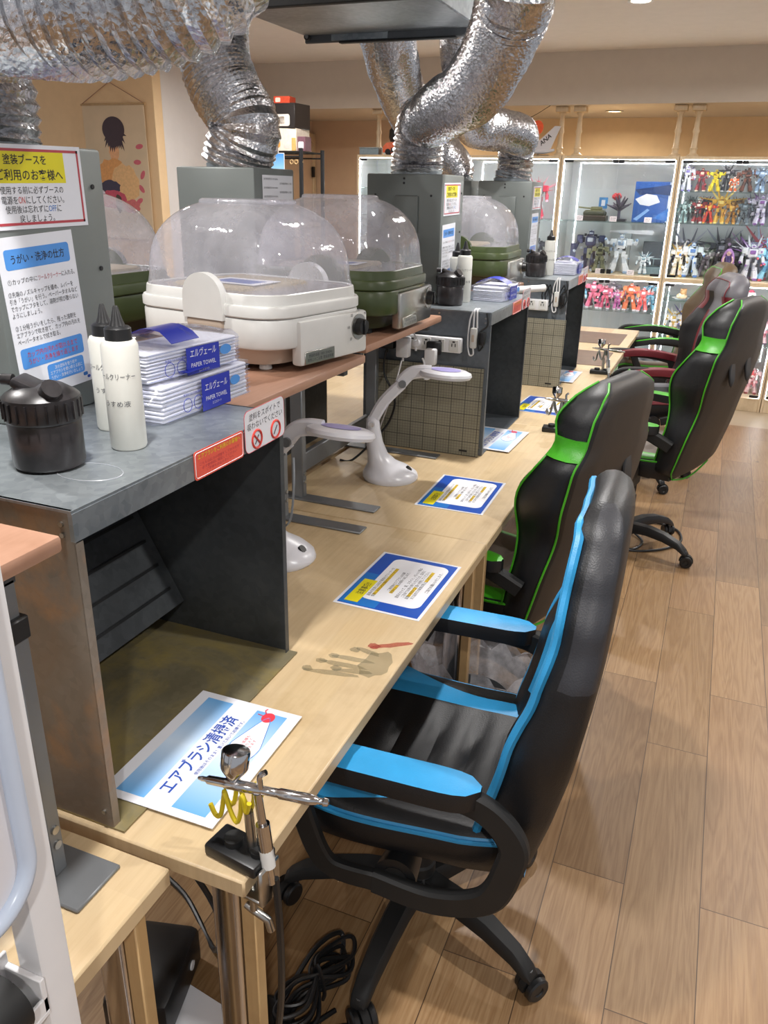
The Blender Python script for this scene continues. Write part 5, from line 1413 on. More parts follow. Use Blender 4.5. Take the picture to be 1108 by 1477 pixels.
# ---- small robot model kits: one mesh each, they are only a few pixels wide
PAL = {}
def pal(h, metal=.1):
    if h not in PAL: PAL[h] = M('kit_paint_' + h.strip('#').lower(), h, .4, metal, var=.1, scale=60)
    return PAL[h]
def robot(x, y, z, h, cols, label, pose=0, wings=None, spikes=0, gun=False, rz=0, group=None, wide=1.0, name='robot_model'):
    a, b, c = [pal(q) for q in cols]; h *= 1.1
    rnd = random.Random(int(abs(x * 1000)) + int(h * 999))
    g = G(); k = h
    ar = [0, .35, .9, -.4][pose % 4]
    spread = .05 + .03 * (pose % 3)
    for s_ in (-1, 1):
        hip = Vector((s_ * .07 * k, 0, .47 * k)); kn = Vector((s_ * (.07 + spread * .5) * k, -.03 * k, .25 * k)); ft = Vector((s_ * (.07 + spread) * k, 0, .06 * k))
        g.cyl(hip, kn, .065 * k, a, 6, .07 * k); g.cyl(kn, ft, .072 * k, b, 6, .095 * k); g.box((ft.x, -.03 * k, .03 * k), (.11 * k, .20 * k, .06 * k), c, .008 * k)
        g.box((kn.x, -.06 * k, kn.z), (.09 * k, .05 * k, .10 * k), b, .008 * k)
        sh = Vector((s_ * .20 * k * wide, 0, .76 * k)); el = sh + Vector((s_ * (.06 + .10 * abs(ar)) * k, -.05 * k, -.16 * k + .14 * max(0, ar) * k)); ha = el + Vector((s_ * .03 * k, -.10 * k, (-.13 + .25 * max(0, ar)) * k))
        g.box(sh, (.15 * k, .16 * k, .15 * k), b, .02 * k); g.cyl(sh, el, .04 * k, a, 6); g.cyl(el, ha, .05 * k, b, 6, .04 * k); g.sphere(ha, .04 * k, c, n=6)
        if gun and s_ > 0:
            g.cyl(ha + Vector((0, .1 * k, -.02 * k)), ha + Vector((.05 * k, -.35 * k, .05 * k)), .022 * k, pal('#2B2C30'), 6)
        if gun and s_ < 0:
            g.prism([(ha.x - .12 * k, -.02 * k), (ha.x + .02 * k, -.06 * k), (ha.x + .02 * k, -.03 * k), (ha.x - .12 * k, .01 * k)], ha.z - .16 * k, ha.z + .16 * k, b)
        # skirt and backpack thruster
        g.box((s_ * .09 * k, -.06 * k, .47 * k), (.10 * k, .06 * k, .14 * k), b, .01 * k, T=None)
        g.box((s_ * .08 * k, .13 * k, .74 * k), (.08 * k, .10 * k, .22 * k), a, .012 * k)
        if wings:
            for q in range(3):
                an = R(20 + 28 * q); L = wings * k * (1 - .12 * q)
                p0 = Vector((s_ * .08 * k, .16 * k, .78 * k)); p1 = p0 + Vector((s_ * L * math.cos(an), .06 * k, L * math.sin(an) * (1 if q else .4)))
                n1 = Vector((-s_ * math.sin(an), 0, math.cos(an))) * .045 * k
                g.loft([[p0 + n1, p0 - n1, p0 - n1 + Vector((0, .015 * k, 0)), p0 + n1 + Vector((0, .015 * k, 0))], [p1 + n1 * .15, p1 - n1 * .15, p1 - n1 * .15 + Vector((0, .01 * k, 0)), p1 + n1 * .15 + Vector((0, .01 * k, 0))]], c if q % 2 else b)
    for q in range(16):
        px, pz = rnd.uniform(-.24, .24), rnd.uniform(.15, .85)
        g.box((px * k, (-.10 + rnd.uniform(-.03, .16)) * k, pz * k), (rnd.uniform(.03, .09) * k, rnd.uniform(.03, .08) * k, rnd.uniform(.03, .12) * k), [a, b, c, pal('#2E2E36')][q % 4], .004 * k)
    g.box((0, 0, .70 * k), (.24 * k, .20 * k, .22 * k), b, .03 * k); g.box((0, -.09 * k, .73 * k), (.14 * k, .08 * k, .10 * k), c, .015 * k)
    g.box((0, 0, .54 * k), (.15 * k, .13 * k, .14 * k), a, .02 * k)
    g.box((0, -.01 * k, .88 * k), (.11 * k, .13 * k, .12 * k), b, .025 * k); g.box((0, -.08 * k, .88 * k), (.08 * k, .02 * k, .03 * k), c)
    for s_ in (-1, 1): g.cyl((s_ * .02 * k, -.06 * k, .93 * k), (s_ * .10 * k, -.06 * k, 1.0 * k), .010 * k, c, 5, .002 * k)
    for q in range(spikes):
        an = rnd.uniform(.1, PI - .1); L = rnd.uniform(.35, .75) * k
        p0 = Vector((0, .05 * k, .66 * k)); p1 = p0 + Vector((math.cos(an) * L, rnd.uniform(-.1, .1) * k, math.sin(an) * L * .8))
        g.cyl(p0, p1, .022 * k, b if q % 2 else c, 5, .003 * k)
    o = g.build(name, loc=(x, y, z + .0008), rot=(0, 0, rz), smooth=30)
    return tag(o, label, 'robot model', group)
YF = 7.05
TOPR, SECR, THIR = 'on the right cabinet top shelf', 'on the right cabinet second shelf', 'on the right cabinet third shelf'
ordn = ['first', 'second', 'third', 'fourth', 'fifth', 'sixth', 'seventh', 'eighth', 'ninth', 'tenth', 'eleventh', 'twelfth']
def row(items, z, where, g_, yy=YF):
    for i, it in enumerate(items):
        x, h, cols, desc, kw = it
        kw = dict(kw); nm = kw.pop('name', 'robot_model'); dy = kw.pop('dy', 0)
        robot(x, yy + dy, z, h, cols, '%s %s, %s from left' % (desc, where, ordn[i]), pose=i, group=g_, name=nm, **kw)
row([(-.36, .175, ('#E4E4EA', '#D8D8E4', '#7A6FB0'), 'white and violet robot model', dict(wings=.2)), (-.255, .16, ('#4A2A30', '#8A2F38', '#D8C8B0'), 'dark red robot model', dict(gun=True)),
     (-.155, .15, ('#D8C020', '#E0CC30', '#B89010'), 'bright yellow robot model', {}), (-.075, .17, ('#2A2A34', '#3A3A48', '#C8C8D0'), 'black winged robot model', dict(wings=.42, dy=.06)),
     (-.02, .10, ('#E8E0D8', '#E2662C', '#F0ECE6'), 'small orange and white robot model', dict(dy=-.08)), (.07, .165, ('#4A3028', '#6A4034', '#2A2020'), 'dark brown robot model', dict(gun=True)),
     (.165, .165, ('#5A6A80', '#7C93B0', '#C0D0E4'), 'slate blue robot model', dict(wings=.3)), (.29, .17, ('#7A4048', '#B06068', '#D8C0C0'), 'dusty red robot model', dict(wings=.2)), (.38, .17, ('#D0D4DC', '#B0BCD0', '#4060A0'), 'pale blue robot model', {})], 1.62, TOPR, 'robot models on the top right shelf')
row([(-.345, .15, ('#5C7070', '#7A9090', '#A8B8B4'), 'teal grey robot model', dict(gun=True)), (-.245, .16, ('#2A2428', '#8C2A30', '#D8D4D0'), 'black and red robot model', dict(spikes=3)), (-.165, .145, ('#B8362A', '#D0442E', '#E8B048'), 'scarlet robot model', {}),
     (-.085, .19, ('#B8862C', '#D4A23A', '#E8CC78'), 'gold robot model, wings spread', dict(wings=.8, wide=1.2)), (.0, .15, ('#8A6030', '#B8803A', '#D8A860'), 'bronze robot model', dict(gun=True)), (.085, .16, ('#4A5058', '#6C7680', '#98A4B0'), 'grey robot model', dict(gun=True)),
     (.20, .20, ('#9A90A8', '#C8C0D4', '#7A4A8C'), 'big white and purple robot model', dict(wings=.4, wide=1.3)), (.33, .19, ('#B0B0C0', '#D4D4E0', '#A04068'), 'white and magenta robot model', dict(wings=.35))], 1.392, SECR, 'robot models on the second right shelf')
row([(-.335, .22, ('#C8B890', '#D8D0C8', '#C8A050'), 'white and gold winged robot model', dict(wings=.5)), (-.235, .25, ('#C8D4E8', '#E4ECF4', '#5A80C0'), 'white and pale blue robot model', dict(gun=True)), (-.135, .21, ('#6A6470', '#8C8490', '#D0CCD4'), 'grey and silver robot model', dict(wings=.4, dy=.08)),
     (.085, .23, ('#28282E', '#3C3C46', '#707080'), 'black robot model with long blades', dict(spikes=6, dy=.06)), (.20, .26, ('#A8A8B8', '#E0E0EA', '#8C5CA8'), 'white spiked robot model', dict(spikes=9, wings=.5)), (.33, .25, ('#4A90B8', '#88C4E0', '#C44858'), 'cyan and red bladed robot model', dict(spikes=10, wings=.5))], .986, THIR, 'robot models on the third right shelf')

BK = 'in the back row, right cabinet '
for i, (bx, bz, bh, cc, nm, ww) in enumerate(((-.29, .986, .27, ('#3A3A44', '#5A5A68', '#A8A8B8'), 'dark grey winged robot model', .6), (-.03, .986, .28, ('#30303A', '#484854', '#9090A0'), 'charcoal robot model with tall wings', .6), (.14, .986, .28, ('#38343E', '#56505E', '#B090B8'), 'smoky purple robot model', .5), (.27, .986, .3, ('#7888A8', '#B8C8E0', '#D05868'), 'steel blue bladed robot model', .7),
        (-.30, 1.392, .18, ('#3C4444', '#5A6464', '#8C9898'), 'dark teal robot model', .3), (-.20, 1.392, .18, ('#2C2C34', '#44444E', '#B03038'), 'black robot model with a red chest', .3), (.04, 1.392, .18, ('#6A4A30', '#8C6440', '#C0A070'), 'umber robot model', .3), (.14, 1.392, .19, ('#585868', '#787888', '#C0C0D0'), 'gunmetal robot model', .4), (.27, 1.392, .2, ('#707088', '#A0A0B8', '#D8D8E8'), 'pewter robot model', .4),
        (-.24, .505, .2, ('#A8A0B8', '#D0C8DC', '#786898'), 'pale mauve robot model', .5), (.32, .505, .2, ('#50406C', '#705C90', '#A890C0'), 'deep violet robot model', .4), (.15, .1055, .24, ('#A85058', '#C87078', '#E0C8C8'), 'faded red robot model', .3))):
    robot(bx, 7.18, bz, bh, cc, nm + ' ' + BK + {.986: 'third shelf', 1.392: 'second shelf', .505: 'fifth shelf', .1055: 'floor'}[bz], pose=i, wings=ww, gun=i % 2 == 0, spikes=3 if i < 4 else 0, group='robot models in the back rows of the right cabinet')

def figurine(x, y, z, h, label):
    t = empty('figurine', label, 'figurine', (x, y, z + .0008))
    k = h; sk, hr, dr = pal('#E8C0B4', 0), pal('#B884C8', 0), pal('#4C3C78', 0)
    g = G()
    for s_ in (-1, 1):
        g.tube(bez([(s_ * .05 * k, 0, .52 * k), (s_ * .055 * k, -.01 * k, .28 * k), (s_ * .05 * k, 0, .03 * k)], 5), [.05 * k - .0015 * k * i for i in range(11)], sk, 8); g.box((s_ * .05 * k, -.02 * k, .02 * k), (.06 * k, .11 * k, .04 * k), dr, .01 * k)
        g.tube(bez([(s_ * .10 * k, 0, .75 * k), (s_ * .15 * k, -.03 * k, .63 * k), (s_ * .11 * k, -.06 * k, .53 * k)], 5), .024 * k, sk, 7)
    g.lathe([(.05 * k, .74 * k), (.05 * k, .80 * k)], sk, 10); g.sphere((0, 0, .88 * k), .085 * k, sk, (1, 1, 1.1), 14)
    g.build('body', t)
    G().lathe([(.16 * k, .42 * k), (.10 * k, .54 * k), (.07 * k, .60 * k), (.09 * k, .68 * k), (.105 * k, .75 * k), (.05 * k, .78 * k)], dr, 18, Matrix.Diagonal((1, .75, 1, 1))).build('dress', t)
    g = G(); g.sphere((0, .02 * k, .90 * k), .10 * k, hr, (1.05, 1, 1.05), 14)
    for s_ in (-1, 1): g.tube(bez([(s_ * .08 * k, .03 * k, .92 * k), (s_ * .13 * k, .06 * k, .75 * k), (s_ * .16 * k, .07 * k, .45 * k), (s_ * .22 * k, .07 * k, .2 * k)], 5), [.06 * k - .003 * k * abs(i - 7) for i in range(16)], hr, 8)
    g.build('hair', t)
figurine(.03, 6.99, .986, .23, 'lilac haired doll figurine in a dark dress on the third shelf of the right cabinet')

# plates of model food on the upper lower shelf
def plate(x, label, c1, c2, kind):
    t = empty('food_plate', label, 'plate', (x, 7.0, .8158), 0, 'plates of model food')
    G().lathe([(.0, 0), (.045, .0), (.075, .012), (.077, .013), (.046, .003), (.0, .003)], 'lens', 30).build('dish', t)
    g = G()
    if kind == 0: g.sphere((0, 0, .025), .035, pal(c1, 0), (1.2, 1, .7)); g.box((.008, 0, .062), (.05, .04, .045), pal(c2, 0), .008, 2)
    elif kind == 1: g.sphere((0, 0, .03), .04, pal(c1, 0), (1.1, 1, .8)); g.cyl((0, 0, .05), (.005, 0, .11), .022, pal(c2, 0), 12, .012); g.sphere((.03, -.01, .03), .022, pal('#F0D060', 0))
    else: g.lathe([(.0, .003), (.032, .004), (.036, .07), (.03, .085), (.0, .09)], pal(c1, 0), 20); g.sphere((0, 0, .085), .025, pal(c2, 0), (1, 1, .8))
    g.build('model_food', t)
    t.location.z = .8158
plate(-.265, 'plate with a tan model cake in the right cabinet', '#D8BE98', '#A88458', 0)
plate(-.11, 'plate with an orange topped model dessert in the right cabinet', '#D89A30', '#7A4A30', 1)
plate(.24, 'plate with a pink and white model dessert in the right cabinet', '#E8E0E4', '#C84868', 2)
L2, L3 = 'on the right cabinet fifth shelf', 'on the right cabinet floor'
row([(-.30, .20, ('#C8A050', '#E0D8D8', '#D4B060'), 'white and gold robot model', dict(wings=.4)), (-.20, .17, ('#9A94B0', '#D8D4E4', '#6A5AA0'), 'white and purple robot model', dict(wings=.6)), (.12, .15, ('#C84858', '#E8A0A8', '#E8E0E4'), 'pink and white robot model', dict(gun=True)), (.27, .22, ('#4A4A78', '#B07080', '#8078C0'), 'violet and rose robot model', dict(spikes=4, wings=.3)), (.37, .2, ('#B06070', '#D8B0B8', '#503850'), 'rose robot model', {})], .505, L2, 'robot models on the lower middle right shelf')
row([(-.30, .12, ('#5A90A8', '#C0DCE8', '#8090A0'), 'pale cyan round bodied robot model', dict(wings=.3)), (-.18, .13, ('#8890A0', '#C8CCD8', '#5868A0'), 'grey robot model', {}), (.06, .24, ('#C8C4C8', '#D87078', '#E8E4E4'), 'white and red robot model', dict(gun=True)), (.24, .29, ('#B83038', '#C84048', '#E0D8D8'), 'big red robot model with broad hat', dict(wings=.35, wide=1.25)), (.37, .2, ('#C88C94', '#D8B8BC', '#903840'), 'pale red robot model', {})], .1055, L3, 'robot models at the bottom of the right cabinet')
# broad crown on the big red model: part of that kit
hat = G().loft([[(.10 * math.cos(2 * PI * k / 20), .06 * math.sin(2 * PI * k / 20), .262) for k in range(20)], [(.05 * math.cos(2 * PI * k / 20), .04 * math.sin(2 * PI * k / 20), .31) for k in range(20)]], pal('#A82C34'))
big = [o for o in bpy.data.objects if o.name.startswith('robot_model') and 'broad hat' in o.get('label', '')][0]
hat.build('helmet_crest', big)
in_edge = 'in the cabinet at the right edge'
# right-edge cabinet: a few models at the edge
row([(.56, .17, ('#B0B4BC', '#D8DCE4', '#40609C'), 'white and blue robot model', {}), (.68, .17, ('#505860', '#788490', '#C0C8D0'), 'grey robot model', {})], 1.392, in_edge, 'robot models in the right edge cabinet')

# ---- middle cabinet
t = empty('tank_diorama', 'green brown tank diorama on a dark base, upper shelf of the middle cabinet', 'diorama', (-1.03, YF, 1.3858))
G().box((0, 0, .02), (.20, .16, .04), pal('#3A3028'), .004).build('diorama_base', t)
g = G(); g.box((0, 0, .06), (.16, .11, .04), pal('#5A5A3C'), .01); g.box((.01, 0, .092), (.09, .08, .03), pal('#6A6844'), .01, 2); g.cyl((-.03, -.02, .092), (-.13, -.03, .10), .006, pal('#6A6844'), 10)
for s_ in (-1, 1): g.box((0, s_ * .06, .055), (.17, .025, .035), pal('#3C3C2C'), .012, 2)
g.build('tank', t)
o = sheet('blue_card', 'small blue card standing behind the tank diorama', 'card', .07, .085, pal('#3A78B0', 0), Matrix(((1, 0, 0, -.99), (0, 0, -1, 7.18), (0, 1, 0, 1.52), (0, 0, 0, 1))), t=.003)
panel(o, 'pale_print', 0, 0, .03, .045, 'lens', z=.003)
t = empty('flower_model', 'dark flower shaped model with a red top on the middle cabinet shelf', 'model', (-.84, YF, 1.3858))
rnd = random.Random(4); g = G(); g.box((0, 0, .01), (.12, .10, .02), pal('#2A2830'), .003); g.build('stand_base', t)
g = G()
for k in range(26):
    a = rnd.uniform(0, 2 * PI); e_ = rnd.uniform(.2, 1.4); L = rnd.uniform(.05, .12)
    g.cyl((0, 0, .09), (L * math.cos(a) * math.cos(e_), L * .7 * math.sin(a) * math.cos(e_), .09 + L * math.sin(e_)), .018, pal(['#302C3A', '#4A4454', '#58505C'][k % 3]), 6, .004)
g.cyl((0, 0, .02), (0, 0, .10), .012, pal('#4A4454'), 8); g.build('petals', t)
g = G()
for k in range(6): g.sphere((-.03 + .02 * math.cos(k), .02 * math.sin(k * 1.7), .185 + .012 * math.sin(k * 2.1)), .018, pal('#B83C44'), n=8)
g.build('red_crown', t)
t = empty('boxed_kit', 'big blue picture box leaning on the upper shelf of the middle cabinet', 'box', (-.60, 7.10, 1.3858), R(4))
G().box((0, 0, .15), (.28, .06, .30), pal('#1E4E94', 0), .002).build('carton', t)
TB = Matrix(((1, 0, 0, 0), (0, 0, -1, -.0304), (0, 1, 0, .15), (0, 0, 0, 1)))
g = G(); g.prism([(-.13, .02), (-.05, .06), (.03, .05), (.06, .0), (-.02, -.03), (-.09, -.02)], 0, .0006, 'lens', TB); g.prism([(-.14, .09), (.13, .13), (.13, .05), (.02, .06), (-.10, .05)], 0, .0004, pal('#102C5C', 0), TB); g.prism([(-.13, -.13), (-.03, -.05), (-.01, -.06), (-.10, -.14)], 0, .0006, pal('#7CA0D0', 0), TB); g.prism([(.02, -.12), (.13, -.04), (.13, -.14)], 0, .0005, pal('#2E6AB4', 0), TB); g.prism([(.118, .148), (.138, .148), (.138, -.148), (.118, -.148)], 0, .0003, 'lens', TB)
g.build('cover_print', t)
def price(x, y, z, label, wd=.055, h=.04):
    o = G().prism([(-wd / 2, -h / 2), (wd / 2, -h / 2), (wd / 2, h / 2), (-wd / 2, h / 2)], 0, .002, pal('#E8D8DC', 0)).build('price_card')
    o.matrix_world = Matrix.Translation((x, y, z + h * .48)) @ Matrix.Rotation(R(75), 4, 'X')
    lettering('展示品', 0, .006, wd * .7, .010, 'ink_grey', o, .0023); lettering('¥2,800', 0, -.008, wd * .6, .009, 'ink_grey', o, .0023)
    tag(o, label, 'card', 'small cards in the cabinets')
price(-1.13, 6.93, 1.386, 'small white card before the tank diorama'); price(-.865, 6.93, 1.386, 'pinkish card before the dark flower model'); price(-.60, 6.93, 1.386, 'pinkish card before the blue picture box')
price(-.93, 6.93, .9862, 'white card below the navy robot in the middle cabinet'); price(-.68, 6.93, .9862, 'pinkish card below the white robot in the middle cabinet'); price(-1.49, 6.93, 1.386, 'pinkish card below the red spiky model')
MID = 'above the middle cabinet rail'
row([(-1.045, .31, ('#2E3048', '#3E4464', '#B8C0D0'), 'big navy robot model', dict(wide=1.3, gun=True, dy=.06)), (-.945, .22, ('#5A5C48', '#7C7E64', '#3A3C30'), 'khaki green robot model', dict(gun=True, dy=-.04)), (-.79, .29, ('#C8D0DC', '#E4E8F0', '#90A8C8'), 'slim white robot model', {}),
     (-.60, .15, ('#A8B4BC', '#DDE4EA', '#7C98A8'), 'white robot model on a pale base', dict(wings=.4, dy=.0))], .9862, MID, 'robot models above the rail of the middle cabinet')
t = empty('long_blade', 'long white blade model held level across the middle cabinet', 'model', (-.72, 7.06, 1.0))
G().prism([(-.18, -.006), (.16, -.02), (.17, .0), (.16, .016), (-.17, .006)], -.004, .004, 'lens', Matrix(((1, 0, 0, 0), (0, 0, 1, 0), (0, 1, 0, .31), (0, 0, 0, 1)))).build('blade', t)
G().cyl((.0, .02, -.0135), (.0, .01, .30), .004, 'steel', 8).build('support_rod', t)
t = empty('hangar_base', 'grey and teal hangar set in the middle cabinet', 'model', (-.53, 7.12, .9862))
g = G(); g.box((0, 0, .03), (.20, .12, .06), pal('#6C8088'), .004); g.build('platform', t)
g = G()
for sx in (-.08, 0, .08): g.box((sx, .03, .09), (.006, .006, .06), pal('#A8C0C4'))
g.box((0, .03, .12), (.18, .008, .006), pal('#A8C0C4')); g.build('railing', t)
G().box((.0, .07, .16), (.20, .012, .18), pal('#5A6068'), .003).build('wall_panel', t)
LOWM = 'in the crowd on the middle cabinet lower shelf'
crowd = [('#5AA0C8', '#8CC4E0', 'sky blue'), ('#6A4A58', '#8C5C6C', 'plum'), ('#C85878', '#E07898', 'rose pink'), ('#7A4A8C', '#A06CB0', 'violet'), ('#B84868', '#D86888', 'cerise'), ('#5C5C6C', '#7C7C90', 'slate'), ('#A85090', '#C878B0', 'orchid'),
         ('#5A6048', '#7C8064', 'moss green'), ('#C86040', '#E08058', 'coral'), ('#4A90B8', '#70B4D8', 'azure'), ('#C84848', '#E07070', 'crimson'), ('#60A8C8', '#90CCE4', 'aqua')]
for i, (c1, c2, nm) in enumerate(crowd):
    robot(-1.06 + .050 * i, 7.0 + (.07 if i % 2 else 0), .70, .15 + .03 * ((i * 7) % 3), (c1, c2, '#D8D4DC'), 'small %s robot model %s' % (nm, LOWM), pose=i, wings=.3 if i % 3 == 0 else None, gun=i % 2 == 0, group='crowd of small robot models')
t = empty('storage_case', 'grey plastic case at the bottom of the middle cabinet', 'case', (-.72, 7.03, .1058)); G().box((0, 0, .14), (.26, .2, .28), 'offwhite', .01, 2).build('case_body', t); G().box((0, 0, .29), (.27, .21, .02), 'beige_pl', .006, 2).build('case_lid', t)
robot(-.50, YF, .1055, .24, ('#5A6AA0', '#A8B4D8', '#D8DCE8'), 'blue and silver robot model at the bottom of the middle cabinet', pose=1, wings=.3, group=None)

# ---- cabinets to the left
robot(-1.50, 7.0, 1.385, .28, ('#8A1E30', '#B83048', '#D88090'), 'red spiky robot model on the shelf left of the middle cabinet', spikes=18)
robot(-1.47, 7.04, .9862, .24, ('#22222A', '#34343E', '#808890'), 'black robot model below the red spiky one', pose=1, gun=True)
robot(-1.95, 7.04, 1.385, .22, ('#7C7C88', '#A8A8B4', '#404048'), 'grey robot model seen between the hoods', pose=2, gun=True)
robot(-2.78, 6.99, 1.60, .10, ('#6A4AA0', '#9878C8', '#D8C8E8'), 'tiny purple spiky model in the far left cabinet', spikes=6)
robot(-2.90, 6.99, 1.60, .07, ('#5A4038', '#7C5C50', '#A88C7C'), 'tiny brown model in the far left cabinet')
robot(-2.66, 6.99, 1.60, .08, ('#70707C', '#989CA8', '#C0C4CC'), 'tiny grey model in the far left cabinet')

# ---- on top of the cabinets
t = empty('toy_car', 'orange toy car on top of the far left cabinet', 'toy car', (-2.74, 6.99, CH + .0005), R(12))
cr = pal('#E2622A', 0)
g = G(); g.loft([[(-.12, -.06, .02), (-.12, .06, .02), (-.12, .06, .06), (-.12, -.06, .06)], [(-.09, -.065, .015), (-.09, .065, .015), (-.09, .065, .095), (-.09, -.065, .095)], [(.07, -.065, .015), (.07, .065, .015), (.07, .06, .105), (.07, -.06, .105)], [(.12, -.06, .02), (.12, .06, .02), (.12, .055, .07), (.12, -.055, .07)]], cr); g.build('car_body', t)
g = G(); g.span((-.05, -.068, .02), (.035, -.064, .055), 'black', .004); g.build('grille', t)
for sx in (-.075, .075):
    for s_ in (-1, 1): G().cyl((sx, s_ * .05, .024), (sx, s_ * .07, .024), .024, 'rubber', 20).build('wheel', t)
t = empty('helmet_toy', 'black bucket shaped toy standing on the orange car', 'toy', (-2.73, 6.99, CH + .106)); G().lathe([(.0, 0), (.075, 0), (.088, .03), (.085, .09), (.06, .115), (.0, .118)], 'black', 24).build('toy_shell', t)
t = empty('orange_ornament', 'orange pumpkin ornament hanging over the toy car', 'ornament', (-2.60, 6.97, CH + .20))
g = G()
for k in range(8):
    a = 2 * PI * k / 8; g.sphere((.025 * math.cos(a), .025 * math.sin(a), .045), .035, cr, (1, 1, 1.1), 10)
g.build('pumpkin', t); G().cyl((0, 0, .08), (.004, 0, .156), .004, 'offwhite', 8).build('hanging_cord', t)
t = empty('glass_box', 'flat grey blue box on the left end of the far left cabinet', 'box', (-2.98, 7.0, CH + .0005)); G().box((0, 0, .026), (.18, .16, .052), pal('#8C9CA4', .2), .004).build('box_body', t); G().box((0, 0, .056), (.185, .165, .008), pal('#A8B4B8', .2), .002).build('box_lid', t)
# tail fin of a model aeroplane
t = empty('tail_fin', 'white model aeroplane tail fin with black letters on a stand', 'model plane', (-1.50, 6.97, CH + .0005))
TFn = Matrix(((1, 0, 0, 0), (0, 0, -1, 0), (0, 1, 0, 0), (0, 0, 0, 1)))
G().prism([(-.10, .02), (-.02, .02), (.08, .055), (.145, .215), (.10, .218), (-.06, .075), (-.10, .05)], -.006, .006, 'lens', TFn).build('fin', t)
G().tube(bez([(-.12, 0, .022), (-.04, 0, .030), (.05, 0, .034), (.11, 0, .045)], 5), [.008 + .0012 * (8 - abs(i - 8)) for i in range(16)], 'lens', 12).build('fuselage', t)
g = G(); g.box((-.02, 0, .004), (.18, .06, .008), 'black', .002); g.cyl((-.02, 0, .008), (-.02, 0, .024), .004, 'steel', 8); g.build('display_stand', t)
lettering('ANA', .03, .118, .105, .034, 'ink', t, .0068, TFn @ Matrix.Translation((.03, .118, 0)) @ Matrix.Rotation(R(40), 4, 'Z') @ Matrix.Translation((-.03, -.118, 0)), bold=.02, italic=.2)
t = empty('figurine', 'tiny dark haired figurine beside the white tail fin', 'figurine', (-1.64, 6.95, CH + .0005)); g = G(); g.cyl((0, 0, 0), (0, 0, .06), .014, pal('#D8B8A0', 0), 10, .010); g.lathe([(.022, .06), (.015, .10), (.006, .115)], pal('#303038', 0), 12); g.sphere((0, 0, .128), .016, pal('#D8B8A0', 0), n=10); g.build('body', t); G().sphere((0, .004, .135), .018, pal('#18181C', 0), n=10).build('hair', t)
t = empty('party_garland', 'halloween garland with a bat and an orange pumpkin hung from the beam', 'garland', (-1.60, 6.93, 2.02))
GX = Matrix(((1, 0, 0, 0), (0, 0, -1, 0), (0, 1, 0, 0), (0, 0, 0, 1)))
G().tube(bez([(-.28, 0, .06), (-.12, 0, .085), (.02, 0, .125), (.16, 0, .203)], 6), .0022, 'black', 6).build('string', t)
b_ = G().prism([(-.16, -.01), (-.13, .05), (-.09, .075), (-.07, .065), (-.055, .095), (-.04, .07), (-.02, .075), (.0, .02), (.01, -.02), (-.02, .0), (-.045, -.025), (-.07, .0), (-.10, -.03), (-.12, .0)], -.002, .002, 'black', GX).build('bat', t)
lettering('for\nyou', -.07, .03, .075, .06, 'lens', b_, .0024, GX, bold=.01)
G().prism([(.07 + .045 * math.cos(2 * PI * k / 20), .045 + .052 * math.sin(2 * PI * k / 20)) for k in range(20)], -.002, .002, pal('#F06030', 0), GX).build('pumpkin', t)

# ================================================================ left background: poster and wire rack
t = empty('hanging_poster', 'cream hanging scroll poster with pink petals on the apricot wall', 'poster', (-4.49, 5.485, 1.68))
TP = Matrix(((1, 0, 0, 0), (0, 0, -1, 0), (0, 1, 0, 0), (0, 0, 0, 1)))
cl = NT('poster_cloth'); _c = cl.coord(scale=(2, 2, 2)); cl.l(cl.ramp(cl.noise(_c, 1.4, 3), [(.3, lin('#C9B79A')), (.6, lin('#D9C3A4')), (.8, lin('#E2C8AE'))]), cl.b.inputs['Base Color']); cl.b.inputs['Roughness'].default_value = .8; m['poster'] = cl.m
pc = G().prism([(-.29, -.5), (.29, -.5), (.29, .46), (-.29, .46)], 0, .004, 'poster', TP).build('poster_cloth', t)
G().cyl((-.30, 0, .462), (.30, 0, .462), .008, 'wood', 12).build('top_rod', t); G().cyl((-.30, 0, -.502), (.30, 0, -.502), .008, 'wood', 12).build('bottom_rod', t)
G().tube([(-.295, -.002, .465), (-.02, .006, .615), (.295, -.002, .465)], .003, 'brown', 6).build('hanging_cord', t)
rnd = random.Random(12)
g = G()   # a plain brush-stroke tuft and warm colour washes
for k in range(15):
    a = R(200 + k * 11); r1, r2 = .10 + rnd.uniform(-.01, .02), .02
    g.prism([(-.01 + r1 * math.cos(a) * 1.0, .25 + r1 * 1.15 * math.sin(a) + rnd.uniform(-.03, .01)), (-.01 + .07 * math.cos(a + .3), .27 + .06 * math.sin(a + .3)), (-.01, .31), (-.01 + .07 * math.cos(a - .3), .27 + .06 * math.sin(a - .3))], .004 + k * .00003, .0045 + k * .00003, pal('#3A2228', 0), TP)
g.prism([(-.01 + .105 * math.cos(2 * PI * k / 26), .29 + .09 * math.sin(2 * PI * k / 26)) for k in range(26)], .0052, .0056, pal('#3A2228', 0), TP); g.build('brush_tuft', pc)
g = G()
for kk, (cx_, cy_, rx, ry, col) in enumerate(((-.02, .13, .05, .06, '#E0A878'), (-.06, -.02, .15, .10, '#D89A58'), (.06, -.10, .13, .14, '#E0B47C'), (-.09, -.12, .10, .05, '#3A3044'), (-.08, -.21, .13, .07, '#C0485C'), (.10, -.26, .08, .05, '#C86868'), (-.02, -.24, .03, .07, '#4A3A2C'))):
    g.prism([(cx_ + rx * math.cos(2 * PI * k / 22) * (1 + rnd.uniform(-.12, .12)), cy_ + ry * math.sin(2 * PI * k / 22) * (1 + rnd.uniform(-.12, .12))) for k in range(22)], .004, .0046 + .0004 * kk / 7, pal(col, 0), TP)
g.build('colour_washes', pc)
